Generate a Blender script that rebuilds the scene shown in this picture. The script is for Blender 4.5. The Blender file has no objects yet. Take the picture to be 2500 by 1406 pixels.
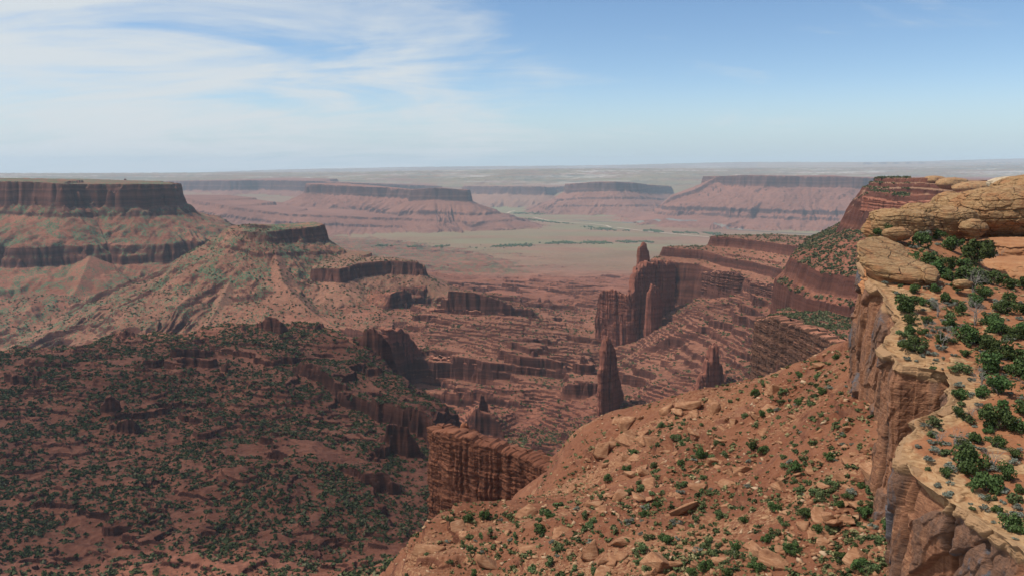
import bpy, math, random, time
import numpy as np

T0 = time.time()
random.seed(7)
C = bpy.context.scene.collection
R = math.radians

# ------------------------------------------------------------------ camera, light, sky, exposure
HZ = 408.0                                # row of the true horizon
FPX, PITCH = 1925.0, math.atan((703 - HZ) / 1925.0)
cam_d = bpy.data.cameras.new("camera")
cam_d.sensor_width = 36.0
cam_d.lens = 36.0 * FPX / 2500.0
cam_d.clip_start = 1.0
cam_d.clip_end = 200000.0
cam = bpy.data.objects.new("camera", cam_d)
C.objects.link(cam)
cam.location = (0, 0, 0)
cam.rotation_euler = (math.pi / 2 - PITCH, 0, 0)
bpy.context.scene.camera = cam

SUN_EL, SUN_AZ = R(60), R(-97)          # azimuth clockwise from +Y; the sun stands high on the left
SX, SY, SZ = math.cos(SUN_EL) * math.sin(SUN_AZ), math.cos(SUN_EL) * math.cos(SUN_AZ), math.sin(SUN_EL)
sun_d = bpy.data.lights.new("sun", 'SUN')
sun_d.energy = 4.1
sun_d.angle = R(0.5)
sun_d.color = (1.0, 0.95, 0.88)
sun = bpy.data.objects.new("sun", sun_d)
C.objects.link(sun)
sun.rotation_euler = (math.pi / 2 - SUN_EL, 0, -SUN_AZ + math.pi)

world = bpy.data.worlds.new("World")
bpy.context.scene.world = world
world.use_nodes = True
wt = world.node_tree
for n in list(wt.nodes):
    wt.nodes.remove(n)


def N(tree, kind, **kw):
    n = tree.nodes.new(kind)
    for k, v in kw.items():
        if k == 'inp':
            for kk, vv in v.items():
                n.inputs[kk].default_value = vv
        else:
            setattr(n, k, v)
    return n


def math_node(tree, op, a, b=None, c=None, clamp=False):
    n = tree.nodes.new('ShaderNodeMath')
    n.operation = op
    n.use_clamp = clamp
    for i, v in enumerate((a, b, c)):
        if v is None:
            continue
        if isinstance(v, (int, float)):
            n.inputs[i].default_value = v
        else:
            tree.links.new(v, n.inputs[i])
    return n.outputs[0]


def mix_rgb(tree, f, a, b, mode='MIX'):
    n = tree.nodes.new('ShaderNodeMix')
    n.data_type = 'RGBA'
    n.blend_type = mode
    for s, v in ((0, f), (6, a), (7, b)):
        if isinstance(v, (int, float)):
            n.inputs[s].default_value = v
        elif isinstance(v, tuple):
            n.inputs[s].default_value = (*v, 1) if len(v) == 3 else v
        else:
            tree.links.new(v, n.inputs[s])
    return n.outputs[2]


def ramp(tree, fac, stops, interp='LINEAR'):
    n = tree.nodes.new('ShaderNodeValToRGB')
    n.color_ramp.interpolation = interp
    el = n.color_ramp.elements
    while len(el) < len(stops):
        el.new(0.5)
    for e, (p, c) in zip(el, stops):
        e.position = p
        e.color = (*c, 1) if len(c) == 3 else c
    tree.links.new(fac, n.inputs[0])
    return n.outputs[0]


def noise(tree, vec, scale, detail=4, rough=0.55, dist=0.0, dims='3D'):
    n = tree.nodes.new('ShaderNodeTexNoise')
    n.noise_dimensions = dims
    n.inputs['Scale'].default_value = scale
    n.inputs['Detail'].default_value = detail
    n.inputs['Roughness'].default_value = rough
    n.inputs['Distortion'].default_value = dist
    tree.links.new(vec, n.inputs['Vector'])
    return n.outputs['Fac']


sky = N(wt, 'ShaderNodeTexSky', sky_type='NISHITA', sun_disc=False, sun_elevation=SUN_EL,
        sun_rotation=SUN_AZ, altitude=1800.0, air_density=1.0, dust_density=0.6, ozone_density=1.6)
tc = N(wt, 'ShaderNodeTexCoord')
sep = N(wt, 'ShaderNodeSeparateXYZ')
wt.links.new(tc.outputs['Generated'], sep.inputs[0])
# cirrus: a cloud layer seen by its direction, projected on a high flat sheet
den = math_node(wt, 'ADD', math_node(wt, 'MAXIMUM', sep.outputs[2], -0.02), 0.22)
cx = math_node(wt, 'DIVIDE', sep.outputs[0], den)   # plan position on the cirrus sheet
cy = math_node(wt, 'DIVIDE', sep.outputs[1], den)
comb = N(wt, 'ShaderNodeCombineXYZ')
wt.links.new(cx, comb.inputs[0])
wt.links.new(cy, comb.inputs[1])


def sheet(rot, sc, loc, scale, det, rough, dist):
    mp = N(wt, 'ShaderNodeMapping')
    mp.inputs['Rotation'].default_value = (0, 0, R(rot))
    mp.inputs['Scale'].default_value = sc
    mp.inputs['Location'].default_value = loc
    wt.links.new(comb.outputs[0], mp.inputs[0])
    return noise(wt, mp.outputs[0], scale, det, rough, dist)


n1 = sheet(0, (0.8, 0.8, 1), (4.3, 1.4, 0), 0.9, 5, 0.55, 1.2)          # broad banks
n2 = sheet(-32, (0.75, 1.9, 1), (3.1, 7.2, 0), 1.0, 9, 0.60, 1.6)         # drawn out wisps
n3_ = sheet(-48, (1.6, 7.5, 1), (0.6, 2.2, 0), 1.0, 8, 0.62, 0.9)          # fine fibres
az = math_node(wt, 'DIVIDE', sep.outputs[0], math_node(wt, 'MAXIMUM', sep.outputs[1], 0.05))
bank = N(wt, 'ShaderNodeMapRange', interpolation_type='SMOOTHSTEP')
bank.inputs['From Min'].default_value = 0.42
bank.inputs['From Max'].default_value = -0.60
bank.inputs['To Min'].default_value = -0.30
bank.inputs['To Max'].default_value = 0.36
wt.links.new(az, bank.inputs['Value'])
dens = math_node(wt, 'ADD', math_node(wt, 'MULTIPLY', n1, 1.0), math_node(wt, 'MULTIPLY', n2, 1.1))
dens = math_node(wt, 'ADD', dens, math_node(wt, 'MULTIPLY', n3_, 0.35))
dens = math_node(wt, 'ADD', dens, bank.outputs[0])
mask = N(wt, 'ShaderNodeMapRange', interpolation_type='SMOOTHSTEP')
mask.inputs['From Min'].default_value = 1.06
mask.inputs['From Max'].default_value = 1.62
mask.inputs['To Max'].default_value = 0.92
wt.links.new(dens, mask.inputs['Value'])
hsv = N(wt, 'ShaderNodeHueSaturation')
hsv.inputs['Saturation'].default_value = 1.12
hsv.inputs['Value'].default_value = 1.27
wt.links.new(sky.outputs[0], hsv.inputs['Color'])
skycol = hsv.outputs[0]
# the milky band of air along the horizon
lowf = N(wt, 'ShaderNodeMapRange', interpolation_type='SMOOTHERSTEP')
lowf.inputs['From Min'].default_value = 0.12
lowf.inputs['From Max'].default_value = -0.015
lowf.inputs['To Min'].default_value = 0.0
lowf.inputs['To Max'].default_value = 0.96
wt.links.new(sep.outputs[2], lowf.inputs['Value'])
skycol = mix_rgb(wt, lowf.outputs[0], skycol, (4.8, 6.0, 6.6))
skycol = mix_rgb(wt, mask.outputs[0], skycol, (7.0, 7.4, 7.6))
bg = N(wt, 'ShaderNodeBackground')
bg.inputs['Strength'].default_value = 0.092
wo = N(wt, 'ShaderNodeOutputWorld')
wt.links.new(skycol, bg.inputs[0])
wt.links.new(bg.outputs[0], wo.inputs[0])

vs = bpy.context.scene.view_settings
vs.view_transform = 'Standard'
vs.look = 'None'
vs.exposure = 0.15
vs.gamma = 1.0
bpy.context.scene.cycles.volume_bounces = 1
bpy.context.scene.cycles.max_bounces = 5
bpy.context.scene.cycles.diffuse_bounces = 3

HAZE = 2.7e-5
QUALITY = 1.0     # sampling of the terrain


# ------------------------------------------------------------------ helpers
def W(px, py, Y):
    """the place at forward distance Y that the photograph shows at (px, py) of 2500 x 1406"""
    a = (px - 1250) / FPX
    b = -(py - 703) / FPX
    dy = math.cos(PITCH) + b * math.sin(PITCH)
    dz = -math.sin(PITCH) + b * math.cos(PITCH)
    t = Y / dy
    return (a * t, Y, dz * t)


def XZ(px, z, Y):
    """a place at bearing px, height z"""
    d = math.hypot(Y, 0)
    x = (px - 1250) / FPX * (Y * math.cos(PITCH) - z * math.sin(PITCH))
    return (x, Y, z)


rng = np.random.default_rng(11)
_perm = rng.permutation(4096).astype(np.int32)
_perm = np.concatenate([_perm, _perm])
_ga = rng.random(4096).astype(np.float32) * 2 * np.pi
_gx, _gy = np.cos(_ga), np.sin(_ga)
_rv = rng.random(4096).astype(np.float32)


def pn(x, y, seed=0):
    """2-D gradient noise, about -1..1"""
    x = np.asarray(x, np.float32) + np.float32(seed * 17.31)
    y = np.asarray(y, np.float32) + np.float32(seed * 9.77)
    xi = np.floor(x)
    yi = np.floor(y)
    fx = x - xi
    fy = y - yi
    xi = xi.astype(np.int32) & 4095
    yi = yi.astype(np.int32) & 4095
    xj = (xi + 1) & 4095
    yj = (yi + 1) & 4095
    u = fx * fx * fx * (fx * (fx * 6 - 15) + 10)
    v = fy * fy * fy * (fy * (fy * 6 - 15) + 10)
    a = _perm[_perm[xi] + yi]
    b = _perm[_perm[xj] + yi]
    c = _perm[_perm[xi] + yj]
    d = _perm[_perm[xj] + yj]
    n00 = _gx[a] * fx + _gy[a] * fy
    n10 = _gx[b] * (fx - 1) + _gy[b] * fy
    n01 = _gx[c] * fx + _gy[c] * (fy - 1)
    n11 = _gx[d] * (fx - 1) + _gy[d] * (fy - 1)
    p = n00 + u * (n10 - n00)
    q = n01 + u * (n11 - n01)
    return (p + v * (q - p)) * 1.5


def fbm(x, y, octv=4, seed=0, gain=0.5):
    s, a, t = 0, 1.0, 0
    for i in range(octv):
        s = s + a * pn(x, y, seed + i * 3)
        t += a
        a *= gain
        x = x * 2.03
        y = y * 2.03
    return s / t


def ridged(x, y, octv=3, seed=0):
    s, a, t = 0, 1.0, 0
    for i in range(octv):
        s = s + a * (1 - 2 * np.abs(pn(x, y, seed + i * 5)))
        t += a
        a *= 0.5
        x = x * 2.1
        y = y * 2.1
    return s / t


def vals(i):
    return _rv[np.asarray(i).astype(np.int64) & 4095]


def sstep(a, b, x):
    t = np.clip((x - a) / (b - a), 0, 1)
    return t * t * (3 - 2 * t)


def mesh_obj(name, verts, quads, mats, attrs=None, parent=None, smooth=False, tris=None, midx=None):
    me = bpy.data.meshes.new(name)
    verts = np.asarray(verts, np.float32)
    me.vertices.add(len(verts))
    me.vertices.foreach_set('co', verts.ravel())
    nq = 0 if quads is None else len(quads)
    nt = 0 if tris is None else len(tris)
    loops = []
    if nq:
        loops.append(np.asarray(quads, np.int32).ravel())
    if nt:
        loops.append(np.asarray(tris, np.int32).ravel())
    loops = np.concatenate(loops)
    me.loops.add(len(loops))
    me.loops.foreach_set('vertex_index', loops)
    me.polygons.add(nq + nt)
    st = np.concatenate([np.arange(nq) * 4, nq * 4 + np.arange(nt) * 3]).astype(np.int32)
    me.polygons.foreach_set('loop_start', st)
    if smooth:
        me.polygons.foreach_set('use_smooth', np.ones(nq + nt, bool))
    for m in (mats if isinstance(mats, (list, tuple)) else [mats]):
        me.materials.append(m)
    if midx is not None:
        me.polygons.foreach_set('material_index', np.asarray(midx, np.int32))
    for k, v in (attrs or {}).items():
        v = np.asarray(v, np.float32)
        if v.ndim == 1:
            at = me.attributes.new(k, 'FLOAT', 'POINT')
            at.data.foreach_set('value', v)
        else:
            at = me.attributes.new(k, 'FLOAT_COLOR', 'POINT')
            c = np.ones((len(v), 4), np.float32)
            c[:, :3] = v
            at.data.foreach_set('color', c.ravel())
    me.update(calc_edges=True)
    o = bpy.data.objects.new(name, me)
    C.objects.link(o)
    if parent is not None:
        o.parent = parent
    return o


def tag(o, label=None, cat=None, group=None, kind=None):
    for k, v in (('label', label), ('category', cat), ('group', group), ('kind', kind)):
        if v:
            o[k] = v
    return o


def grid_quads(nu, nv, close_u=False):
    i = np.arange(nu if close_u else nu - 1)
    j = np.arange(nv - 1)
    I, J = np.meshgrid(i, j, indexing='ij')
    I2 = (I + 1) % nu
    return np.stack([I * nv + J, I2 * nv + J, I2 * nv + J + 1, I * nv + J + 1], -1).reshape(-1, 4)



# ------------------------------------------------------------------ materials
def attr(t, name, col=False):
    n = t.nodes.new('ShaderNodeAttribute')
    n.attribute_name = name
    return n.outputs['Color'] if col else n.outputs['Fac']


def new_mat(name, rough=0.95):
    m = bpy.data.materials.new(name)
    m.use_nodes = True
    t = m.node_tree
    b = t.nodes['Principled BSDF']
    b.inputs['Roughness'].default_value = rough
    b.inputs['Specular IOR Level'].default_value = 0.15
    return m, t, b


def pos(t):
    return t.nodes.new('ShaderNodeNewGeometry').outputs['Position']


def scaled(t, v, s, rot=(0, 0, 0), loc=(0, 0, 0)):
    n = t.nodes.new('ShaderNodeMapping')
    n.inputs['Scale'].default_value = s
    n.inputs['Rotation'].default_value = rot
    n.inputs['Location'].default_value = loc
    t.links.new(v, n.inputs[0])
    return n.outputs[0]


def maprange(t, v, a, b, c=0.0, d=1.0, smooth=True):
    n = t.nodes.new('ShaderNodeMapRange')
    if smooth:
        n.interpolation_type = 'SMOOTHSTEP'
    t.links.new(v, n.inputs['Value'])
    n.inputs['From Min'].default_value = a
    n.inputs['From Max'].default_value = b
    n.inputs['To Min'].default_value = c
    n.inputs['To Max'].default_value = d
    return n.outputs[0]


def bump(t, b, h, dist, strength=1.0):
    n = t.nodes.new('ShaderNodeBump')
    n.inputs['Distance'].default_value = dist
    n.inputs['Strength'].default_value = strength
    t.links.new(h, n.inputs['Height'])
    t.links.new(n.outputs[0], b.inputs['Normal'])


def canyon_mat(name, unit=1.0, cliff=((.045, .017, .013), (.088, .031, .021), (.150, .058, .037)),
               soil=((.23, .093, .055), (.34, .15, .09)), pale=(.27, .20, .125), green=(.045, .062, .028),
               cell=9.0, bdist=2.0, band=30.0, vegmax=0.55, thr=(0.74, 0.90), patchy=False, rubble=None, vs=.05, bandc=1.0, vstr=.55):
    """layered rock on the steep faces, soil and scattered shrubs on the gentle ones"""
    m, t, b = new_mat(name)
    P = pos(t)
    g = t.nodes.new('ShaderNodeNewGeometry')
    sn = N(t, 'ShaderNodeSeparateXYZ')
    t.links.new(g.outputs['True Normal'], sn.inputs[0])
    sp = N(t, 'ShaderNodeSeparateXYZ')
    t.links.new(P, sp.inputs[0])
    wob = noise(t, P, 0.012 * unit, 3)
    # strata: a function of height, slightly warped
    zz = math_node(t, 'MULTIPLY_ADD', wob, band * 0.8, sp.outputs[2])
    cz = N(t, 'ShaderNodeCombineXYZ')
    t.links.new(math_node(t, 'DIVIDE', zz, band), cz.inputs[2])
    s1 = noise(t, cz.outputs[0], 1.6, 5, 0.65)
    st = maprange(t, s1, 0.32, 0.68, .5 - .5 * bandc, .5 + .5 * bandc)
    # desert varnish runs down the faces; tower streaks also paint in shaded flute grooves
    stv = noise(t, scaled(t, P, (vs * unit, vs * unit, 0.005 * unit)), 1.0, 5, 0.6)
    cc = ramp(t, st, [(0, cliff[0]), (0.5, cliff[1]), (1, cliff[2])])
    cc = mix_rgb(t, maprange(t, stv, 0.50, 0.68, 0, vstr), cc, tuple(c * 0.55 for c in cliff[0]))
    rough_n = noise(t, P, 0.12 * unit, 6, 0.65)
    big = noise(t, P, 0.006 * unit, 5, 0.6)
    sc = mix_rgb(t, maprange(t, math_node(t, 'ADD', math_node(t, 'MULTIPLY', rough_n, 0.5), math_node(t, 'MULTIPLY', big, 0.6)), 0.42, 0.68), soil[0], soil[1])
    pf = attr(t, 'pale')
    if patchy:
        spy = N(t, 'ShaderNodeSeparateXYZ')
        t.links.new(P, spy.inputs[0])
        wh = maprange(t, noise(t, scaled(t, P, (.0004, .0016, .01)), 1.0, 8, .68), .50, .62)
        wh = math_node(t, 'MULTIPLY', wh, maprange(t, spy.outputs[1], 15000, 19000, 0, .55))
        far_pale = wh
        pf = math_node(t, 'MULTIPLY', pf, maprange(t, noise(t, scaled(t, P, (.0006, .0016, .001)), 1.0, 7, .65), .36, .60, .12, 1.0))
    sc = mix_rgb(t, pf, sc, pale)
    if rubble:
        rn = noise(t, scaled(t, P, (.012, .045, .02), (0, 0, R(25))), 1.0, 6, .6)
        rf = noise(t, P, 1.6, 5, .75)
        sc = mix_rgb(t, math_node(t, 'MULTIPLY', maprange(t, rn, .46, .60), maprange(t, rf, .44, .60)), sc, rubble)
    k = math_node(t, 'ADD', sn.outputs[2], math_node(t, 'MULTIPLY_ADD', rough_n, 0.30, -0.15))
    slope = maprange(t, k, thr[0], thr[1])
    col = mix_rgb(t, slope, cc, sc)
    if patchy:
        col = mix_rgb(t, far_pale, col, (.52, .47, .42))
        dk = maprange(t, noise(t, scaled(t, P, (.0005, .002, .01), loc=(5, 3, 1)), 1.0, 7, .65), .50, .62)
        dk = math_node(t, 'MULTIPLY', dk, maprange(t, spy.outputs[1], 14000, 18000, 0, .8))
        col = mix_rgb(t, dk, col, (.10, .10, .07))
    # dark lines on ledgy ground: bed colour plus painted shade of small ledge faces
    cz2 = N(t, 'ShaderNodeCombineXYZ')
    t.links.new(math_node(t, 'MULTIPLY_ADD', noise(t, P, .02 * unit, 3), 6.0, math_node(t, 'DIVIDE', sp.outputs[2], 2.6)), cz2.inputs[2])
    fs = maprange(t, noise(t, cz2.outputs[0], 1.0, 3, .6), .50, .58)
    fs = math_node(t, 'MULTIPLY', fs, maprange(t, sn.outputs[2], .992, .95))
    col = mix_rgb(t, math_node(t, 'MULTIPLY', fs, math_node(t, 'MULTIPLY', attr(t, 'led'), .75)), col, tuple(c * .9 for c in cliff[0]))
    # shrubs as speckles
    veg = attr(t, 'veg')
    vo = N(t, 'ShaderNodeTexVoronoi', feature='F1')
    vo.inputs['Scale'].default_value = 1.0 / cell
    vo.inputs['Randomness'].default_value = 1.0
    t.links.new(P, vo.inputs['Vector'])
    clump = noise(t, P, 0.02 * unit, 5, 0.65)
    vv = math_node(t, 'MULTIPLY', veg, maprange(t, clump, 0.32, 0.62, 0.15, 1.0))
    rad = math_node(t, 'MULTIPLY', vv, vegmax)
    hit = math_node(t, 'SUBTRACT', rad, vo.outputs['Distance'])
    hit = maprange(t, hit, 0.0, 0.10)
    hit = math_node(t, 'MULTIPLY', hit, maprange(t, sn.outputs[2], 0.35, 0.65))
    gcol = mix_rgb(t, vo.outputs['Color'], green, tuple(c * 1.6 for c in green))
    col = mix_rgb(t, hit, col, gcol)
    t.links.new(col, b.inputs['Base Color'])
    h = math_node(t, 'ADD', rough_n, math_node(t, 'MULTIPLY', noise(t, scaled(t, P, (1, 1, 2.5)), 0.5 * unit, 4, 0.7), 0.35))
    bump(t, b, h, bdist, 0.9)
    return m


M = {}
M['mid'] = canyon_mat('canyon_rock_and_soil', cell=6.0, vegmax=.66, thr=(0.60, 0.76), green=(.055, .08, .042), soil=((.145, .050, .029), (.255, .100, .060)))
M['far'] = canyon_mat('far_canyon_rock', unit=0.35, cell=24.0, bdist=6.0, band=60.0,
                      cliff=((.040, .020, .020), (.075, .035, .030), (.14, .066, .048)),
                      soil=((.15, .055, .038), (.225, .090, .060)), thr=(0.58, 0.76))
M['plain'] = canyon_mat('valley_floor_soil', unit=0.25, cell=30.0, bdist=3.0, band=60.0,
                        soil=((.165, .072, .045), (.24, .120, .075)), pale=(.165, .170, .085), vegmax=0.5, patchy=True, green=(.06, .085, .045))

M['near'] = canyon_mat('orange_slope_soil', unit=8.0, cell=1.6, bdist=0.55, band=4.0, vegmax=0.30,
                       cliff=((.10, .036, .02), (.17, .066, .036), (.25, .11, .06)),
                       soil=((.155, .056, .029), (.225, .094, .050)), pale=(.5, .36, .22), green=(.16, .15, .07), thr=(0.60, 0.78), rubble=(.33, .185, .098))


def simple_rock(name, c0, c1, c2, sc=1.0, bd=.15):
    m, t, b = new_mat(name)
    P = pos(t)
    a = noise(t, P, .5 * sc, 6, .65)
    s = noise(t, scaled(t, P, (.6 * sc, .6 * sc, 5 * sc)), 1.0, 5, .6)
    f = math_node(t, 'ADD', math_node(t, 'MULTIPLY', a, .5), math_node(t, 'MULTIPLY', s, .5))
    c = ramp(t, f, [(.33, c0), (.5, c1), (.67, c2)])
    t.links.new(c, b.inputs['Base Color'])
    bump(t, b, math_node(t, 'ADD', noise(t, P, 2.5 * sc, 5, .7), s), bd, .8)
    return m


M['near_rock'] = simple_rock('red_rock', (.15, .055, .03), (.26, .10, .05), (.36, .16, .085))
M['slick'] = simple_rock('orange_slickrock', (.24, .10, .045), (.31, .145, .068), (.37, .20, .10), .5)
M['wall_soft'] = simple_rock('soft_orange_bed', (.20, .085, .038), (.36, .16, .07), (.46, .25, .12), .8)
M['white_rock'] = simple_rock('white_sandstone', (.26, .18, .11), (.40, .31, .21), (.52, .44, .34), .6)
M['boulder'] = simple_rock('boulder_stone', (.14, .06, .03), (.26, .125, .065), (.38, .22, .125), 1.2, .1)

M['tower'] = canyon_mat('tower_rock', vs=.14, bandc=.5, vstr=.85, cliff=((.095, .032, .022), (.205, .072, .046), (.31, .12, .078)), band=16.0, bdist=1.6, thr=(.75, .95))  # strong vertical streaks paint the shade of flute grooves into the colour
M['brown'] = canyon_mat('brown_buttress_rock', cliff=((.05, .023, .014), (.09, .041, .025), (.14, .066, .038)), band=14.0, bdist=1.2, thr=(.75, .95))
M['near_cliff'] = canyon_mat('red_promontory_rock', unit=4, cliff=((.055, .019, .011), (.105, .038, .020), (.165, .065, .035)), band=5.0, bdist=.5, cell=2.0, soil=((.14, .050, .027), (.20, .078, .042)), vegmax=.2, thr=(.75, .95))

M['wallrock'] = canyon_mat('shaded_wall_rock', vs=.10, bandc=.6, vstr=.85, cliff=((.040, .015, .012), (.082, .030, .021), (.135, .052, .036)), band=16.0, bdist=1.6, thr=(.75, .95))  # darker copy of the tower rock; the wall's shade is put into its colour

# ------------------------------------------------------------------ the canyon as one height function
# control points: px, py (or None and z), Y, rough, ledge, veg, pale
CP = []


def cp(pts, rough=1.0, ledge=0.0, veg=0.5, pale=0.0):
    for p in pts:
        x, y, z = W(p[0], p[1], p[2]) if len(p) == 3 else XZ(p[0], p[3], p[2])
        CP.append((x / y, math.log(y), z / y, rough, ledge, veg, pale))


# far plateaus and the horizon
cp([(-400, 428, 30000), (0, 428, 30000), (400, 426, 30000), (800, 424, 30000), (1250, 420, 30000), (1700, 414, 30000),
    (2100, 410, 30000), (2500, 402, 30000), (2900, 398, 30000)], 1, 0, .5, .45)
cp([(-400, 433, 40000), (0, 432, 40000), (350, 428, 40000), (700, 417, 40000), (1150, 410, 40000), (1500, 407, 40000),
    (1800, 400, 40000), (2200, 399, 40000), (2500, 391, 40000), (2900, 390, 40000)], .8, 0, .5, .3)
cp([(-400, 440, 18000), (0, 440, 18000), (400, 440, 18000), (800, 441, 18000), (1250, 437, 18000), (1600, 434, 18000),
    (2000, 430, 18000), (2300, 427, 18000), (2500, 424, 18000), (2900, 424, 18000)], 1, .3, .55, .6)
# valley floor
def floor_pts(pts, z=-720.0):
    return [(px, py, -z * FPX / (py - HZ)) for px, py in pts]


cp(floor_pts([(-400, 560), (0, 560), (500, 553), (700, 552), (900, 549), (1150, 544)]), .3, 0, .15, .1)
cp(floor_pts([(1250, 520), (1300, 505), (1200, 503)]), .1, 0, .5, .9)
cp(floor_pts([(1450, 540), (1650, 548), (1850, 556), (2050, 562), (2300, 562), (2700, 562), (1380, 528)]), .1, 0, .5, .8)
cp(floor_pts([(850, 578), (1050, 575), (1300, 575), (1550, 575), (1800, 578), (2200, 580)]), .1, 0, .35, .6)
cp(floor_pts([(800, 598), (1050, 600), (1300, 600), (1550, 602), (1900, 605), (2300, 605)]), .15, 0, .4, .9)
cp(floor_pts([(870, 625), (1100, 628), (1350, 628), (1550, 630), (1900, 630), (2400, 630)], -715), .3, 0, .5, .25)
cp(floor_pts([(1000, 652), (1250, 658), (1450, 660), (1700, 660), (2300, 660)], -690), .5, .2, .5, .2)
cp([(1100, 680, 4300), (1300, 690, 4100), (1500, 690, 4200), (1900, 690, 4200)], .7, .8, .35, 0)
# ledge country behind and around the towers; it steps down towards the canyon on this side
cp([(1150, 715, 3300), (1350, 722, 3200), (1500, 720, 3300), (1050, 700, 3400)], .8, 1, .35, 0)
cp([(1000, 745, 2550), (1200, 750, 2700), (1400, 758, 2700)], .9, 1, .4, 0)
cp([(1080, 800, 2260), (1250, 800, 2270), (1420, 812, 2270), (1700, 800, 2010), (1850, 800, 1800), (1780, 775, 2020)], .8, 1, .4, .08)
cp([(1100, 850, 2110), (1250, 850, 2110), (1400, 860, 2090), (1550, 870, 2020), (1700, 870, 1850), (1820, 870, 1700)], .7, 1, .4, .1)
cp([(1100, 965, 1890), (1250, 930, 1930), (1400, 950, 1870), (1550, 950, 1810), (1650, 930, 1750), (1790, 920, 1640)], .7, 1, .45, .08)
cp([(1200, 1010, 1770), (1350, 1010, 1730), (1480, 1020, 1650), (1620, 980, 1660), (1740, 965, 1620), (1850, 945, 1490)], .7, 1, .4, 0)
cp([(1130, 1030, 1700), (1300, 1065, 1640), (1450, 1050, 1600), (1300, 1110, 1540)], .8, .9, .4, 0)
cp([(955, 965, 1850), (925, 870, 2000), (940, 800, 2200), (930, 740, 2500)], .6, .2, .7, 0)
cp([(1200, None, 1350, -560), (1400, None, 1300, -560), (1600, None, 1400, -550), (1750, None, 1300, -500), (1080, None, 1450, -545)], .5, .2, .5, 0)
# the fan wall of the tower ridge: its foot
cp([(1450, 808, 2260), (1520, 815, 2220), (1690, 744, 2260), (1790, 724, 2150), (1900, 750, 1890), (1950, 748, 1840), (2000, 748, 1780), (2060, 765, 1700)], .5, .4, .35, .05)
cp([(1850, 750, 1930), (1850, 820, 1760), (1850, 890, 1620), (1900, None, 1500, -380), (1960, None, 1350, -330)], .6, 1, .45, 0)
cp([(2200, None, 1200, -210), (2500, None, 1200, -230), (2500, None, 800, -160), (2200, None, 700, -160), (2000, None, 700, -230),
    (2150, None, 3000, -500), (2600, None, 3000, -500), (1800, None, 3500, -600), (2800, None, 500, -120)])
# the basin below the long wall on the left
cp([(-350, 870, 2350), (0, 872, 2350), (150, 868, 2350), (300, 850, 2150), (450, 836, 2100), (620, 832, 2050), (780, 832, 2050), (880, 830, 2080)], .8, .15, .9, .1)
cp([(560, 560, 5200), (620, 575, 4600), (-300, None, 5000, -640), (200, None, 5000, -640)], .5, 0, .4, .1)
cp([(850, 650, 3600), (940, 660, 3700)], .5, 0, .7, .1)
# dark hill in front of it
HILL = dict(rough=1.8, ledge=.55, veg=1, pale=0)
cp([(-350, 880, 1300), (0, 880, 1300), (150, 872, 1330), (300, 853, 1380), (450, 846, 1430), (560, 825, 1450), (680, 812, 1450), (800, 828, 1500), (900, 865, 1480),
    (955, 905, 1420), (1040, 985, 1300), (1100, 1040, 1200)], **HILL)
cp([(-350, None, 1750, -560), (0, None, 1750, -560), (300, None, 1800, -545), (500, None, 1800, -545), (700, None, 1800, -520), (880, None, 1790, -500)], **HILL)
cp([(-350, 1000, 1050), (0, 1000, 1050), (300, 985, 1080), (600, 985, 1120), (850, 980, 1200), (980, 1040, 1130), (-350, 1150, 850), (0, 1150, 850), (300, 1150, 850),
    (600, 1140, 870), (720, 1120, 900), (900, 1150, 900), (-400, 1300, 700), (0, 1300, 700), (350, 1290, 700), (640, 1270, 720), (850, 1320, 700), (-300, 1420, 600), (0, 1420, 600), (350, 1420, 600),
    (700, 1420, 600), (920, 1420, 620)], **HILL)
cp([(1040, 1130, 1000), (1010, 1250, 800), (1060, 1200, 850), (990, 1330, 700), (1040, None, 600, -330)], .6, .5, .6, 0)
# red promontory ground (its cliff is added below) and the spur that joins it to the slope
cp([(1080, 1262, 440), (1200, 1262, 430), (1320, 1255, 420), (1410, 1215, 390)], .4, 0, .4, 0)
cp([(1100, None, 700, -370), (1250, None, 700, -400), (1400, None, 700, -400), (1600, None, 800, -420), (1600, None, 500, -250), (1850, None, 600, -260), (1750, None, 380, -150),
    (1500, 1035, 330), (1430, 1095, 340), (1380, 1140, 360)], .6, .3, .4, 0)
cp([(0, None, 400, -300), (500, None, 400, -290), (900, None, 400, -270), (1000, None, 300, -200), (500, None, 250, -230), (0, None, 250, -250), (-600, None, 500, -330), (1150, None, 300, -170)])
# orange slope
NEAR = dict(rough=.35, ledge=0, veg=.6, pale=0)
cp([(1000, 1392, 138), (1040, 1330, 146), (1080, 1262, 162), (1200, 1245, 172), (1330, 1232, 178), (1430, 1205, 185), (1400, 1130, 215), (1390, 1080, 240), (1500, 1012, 235), (1600, 985, 225),
    (1700, 965, 215), (1800, 945, 210), (1900, 920, 202), (2000, 880, 192), (2060, 850, 182), (1130, 1406, 132), (1240, 1406, 126), (1500, 1406, 112), (1700, 1406, 104), (1900, 1406, 96), (2100, 1406, 89),
    (2220, 1406, 84), (1500, 1200, 160), (1700, 1200, 140), (1900, 1200, 122), (2100, 1200, 108), (1700, 1050, 180), (1900, 1050, 155), (2060, 1000, 134), (2130, 1120, 114), (2190, 1250, 101)], **NEAR)
cp([(1250, None, 60, -62), (1700, None, 50, -50), (2300, None, 50, -42), (2300, None, 90, -38), (2500, None, 80, -40), (2500, None, 180, -38), (900, None, 60, -75), (700, None, 130, -120), (300, None, 130, -150), (0, None, 100, -170), (-500, None, 100, -190),
    (1200, None, 230, -122), (1300, None, 270, -150), (1700, None, 290, -108), (1900, None, 280, -96), (2100, None, 260, -75), (2300, None, 260, -60)], **NEAR)

CPA = np.array(CP)


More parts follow.
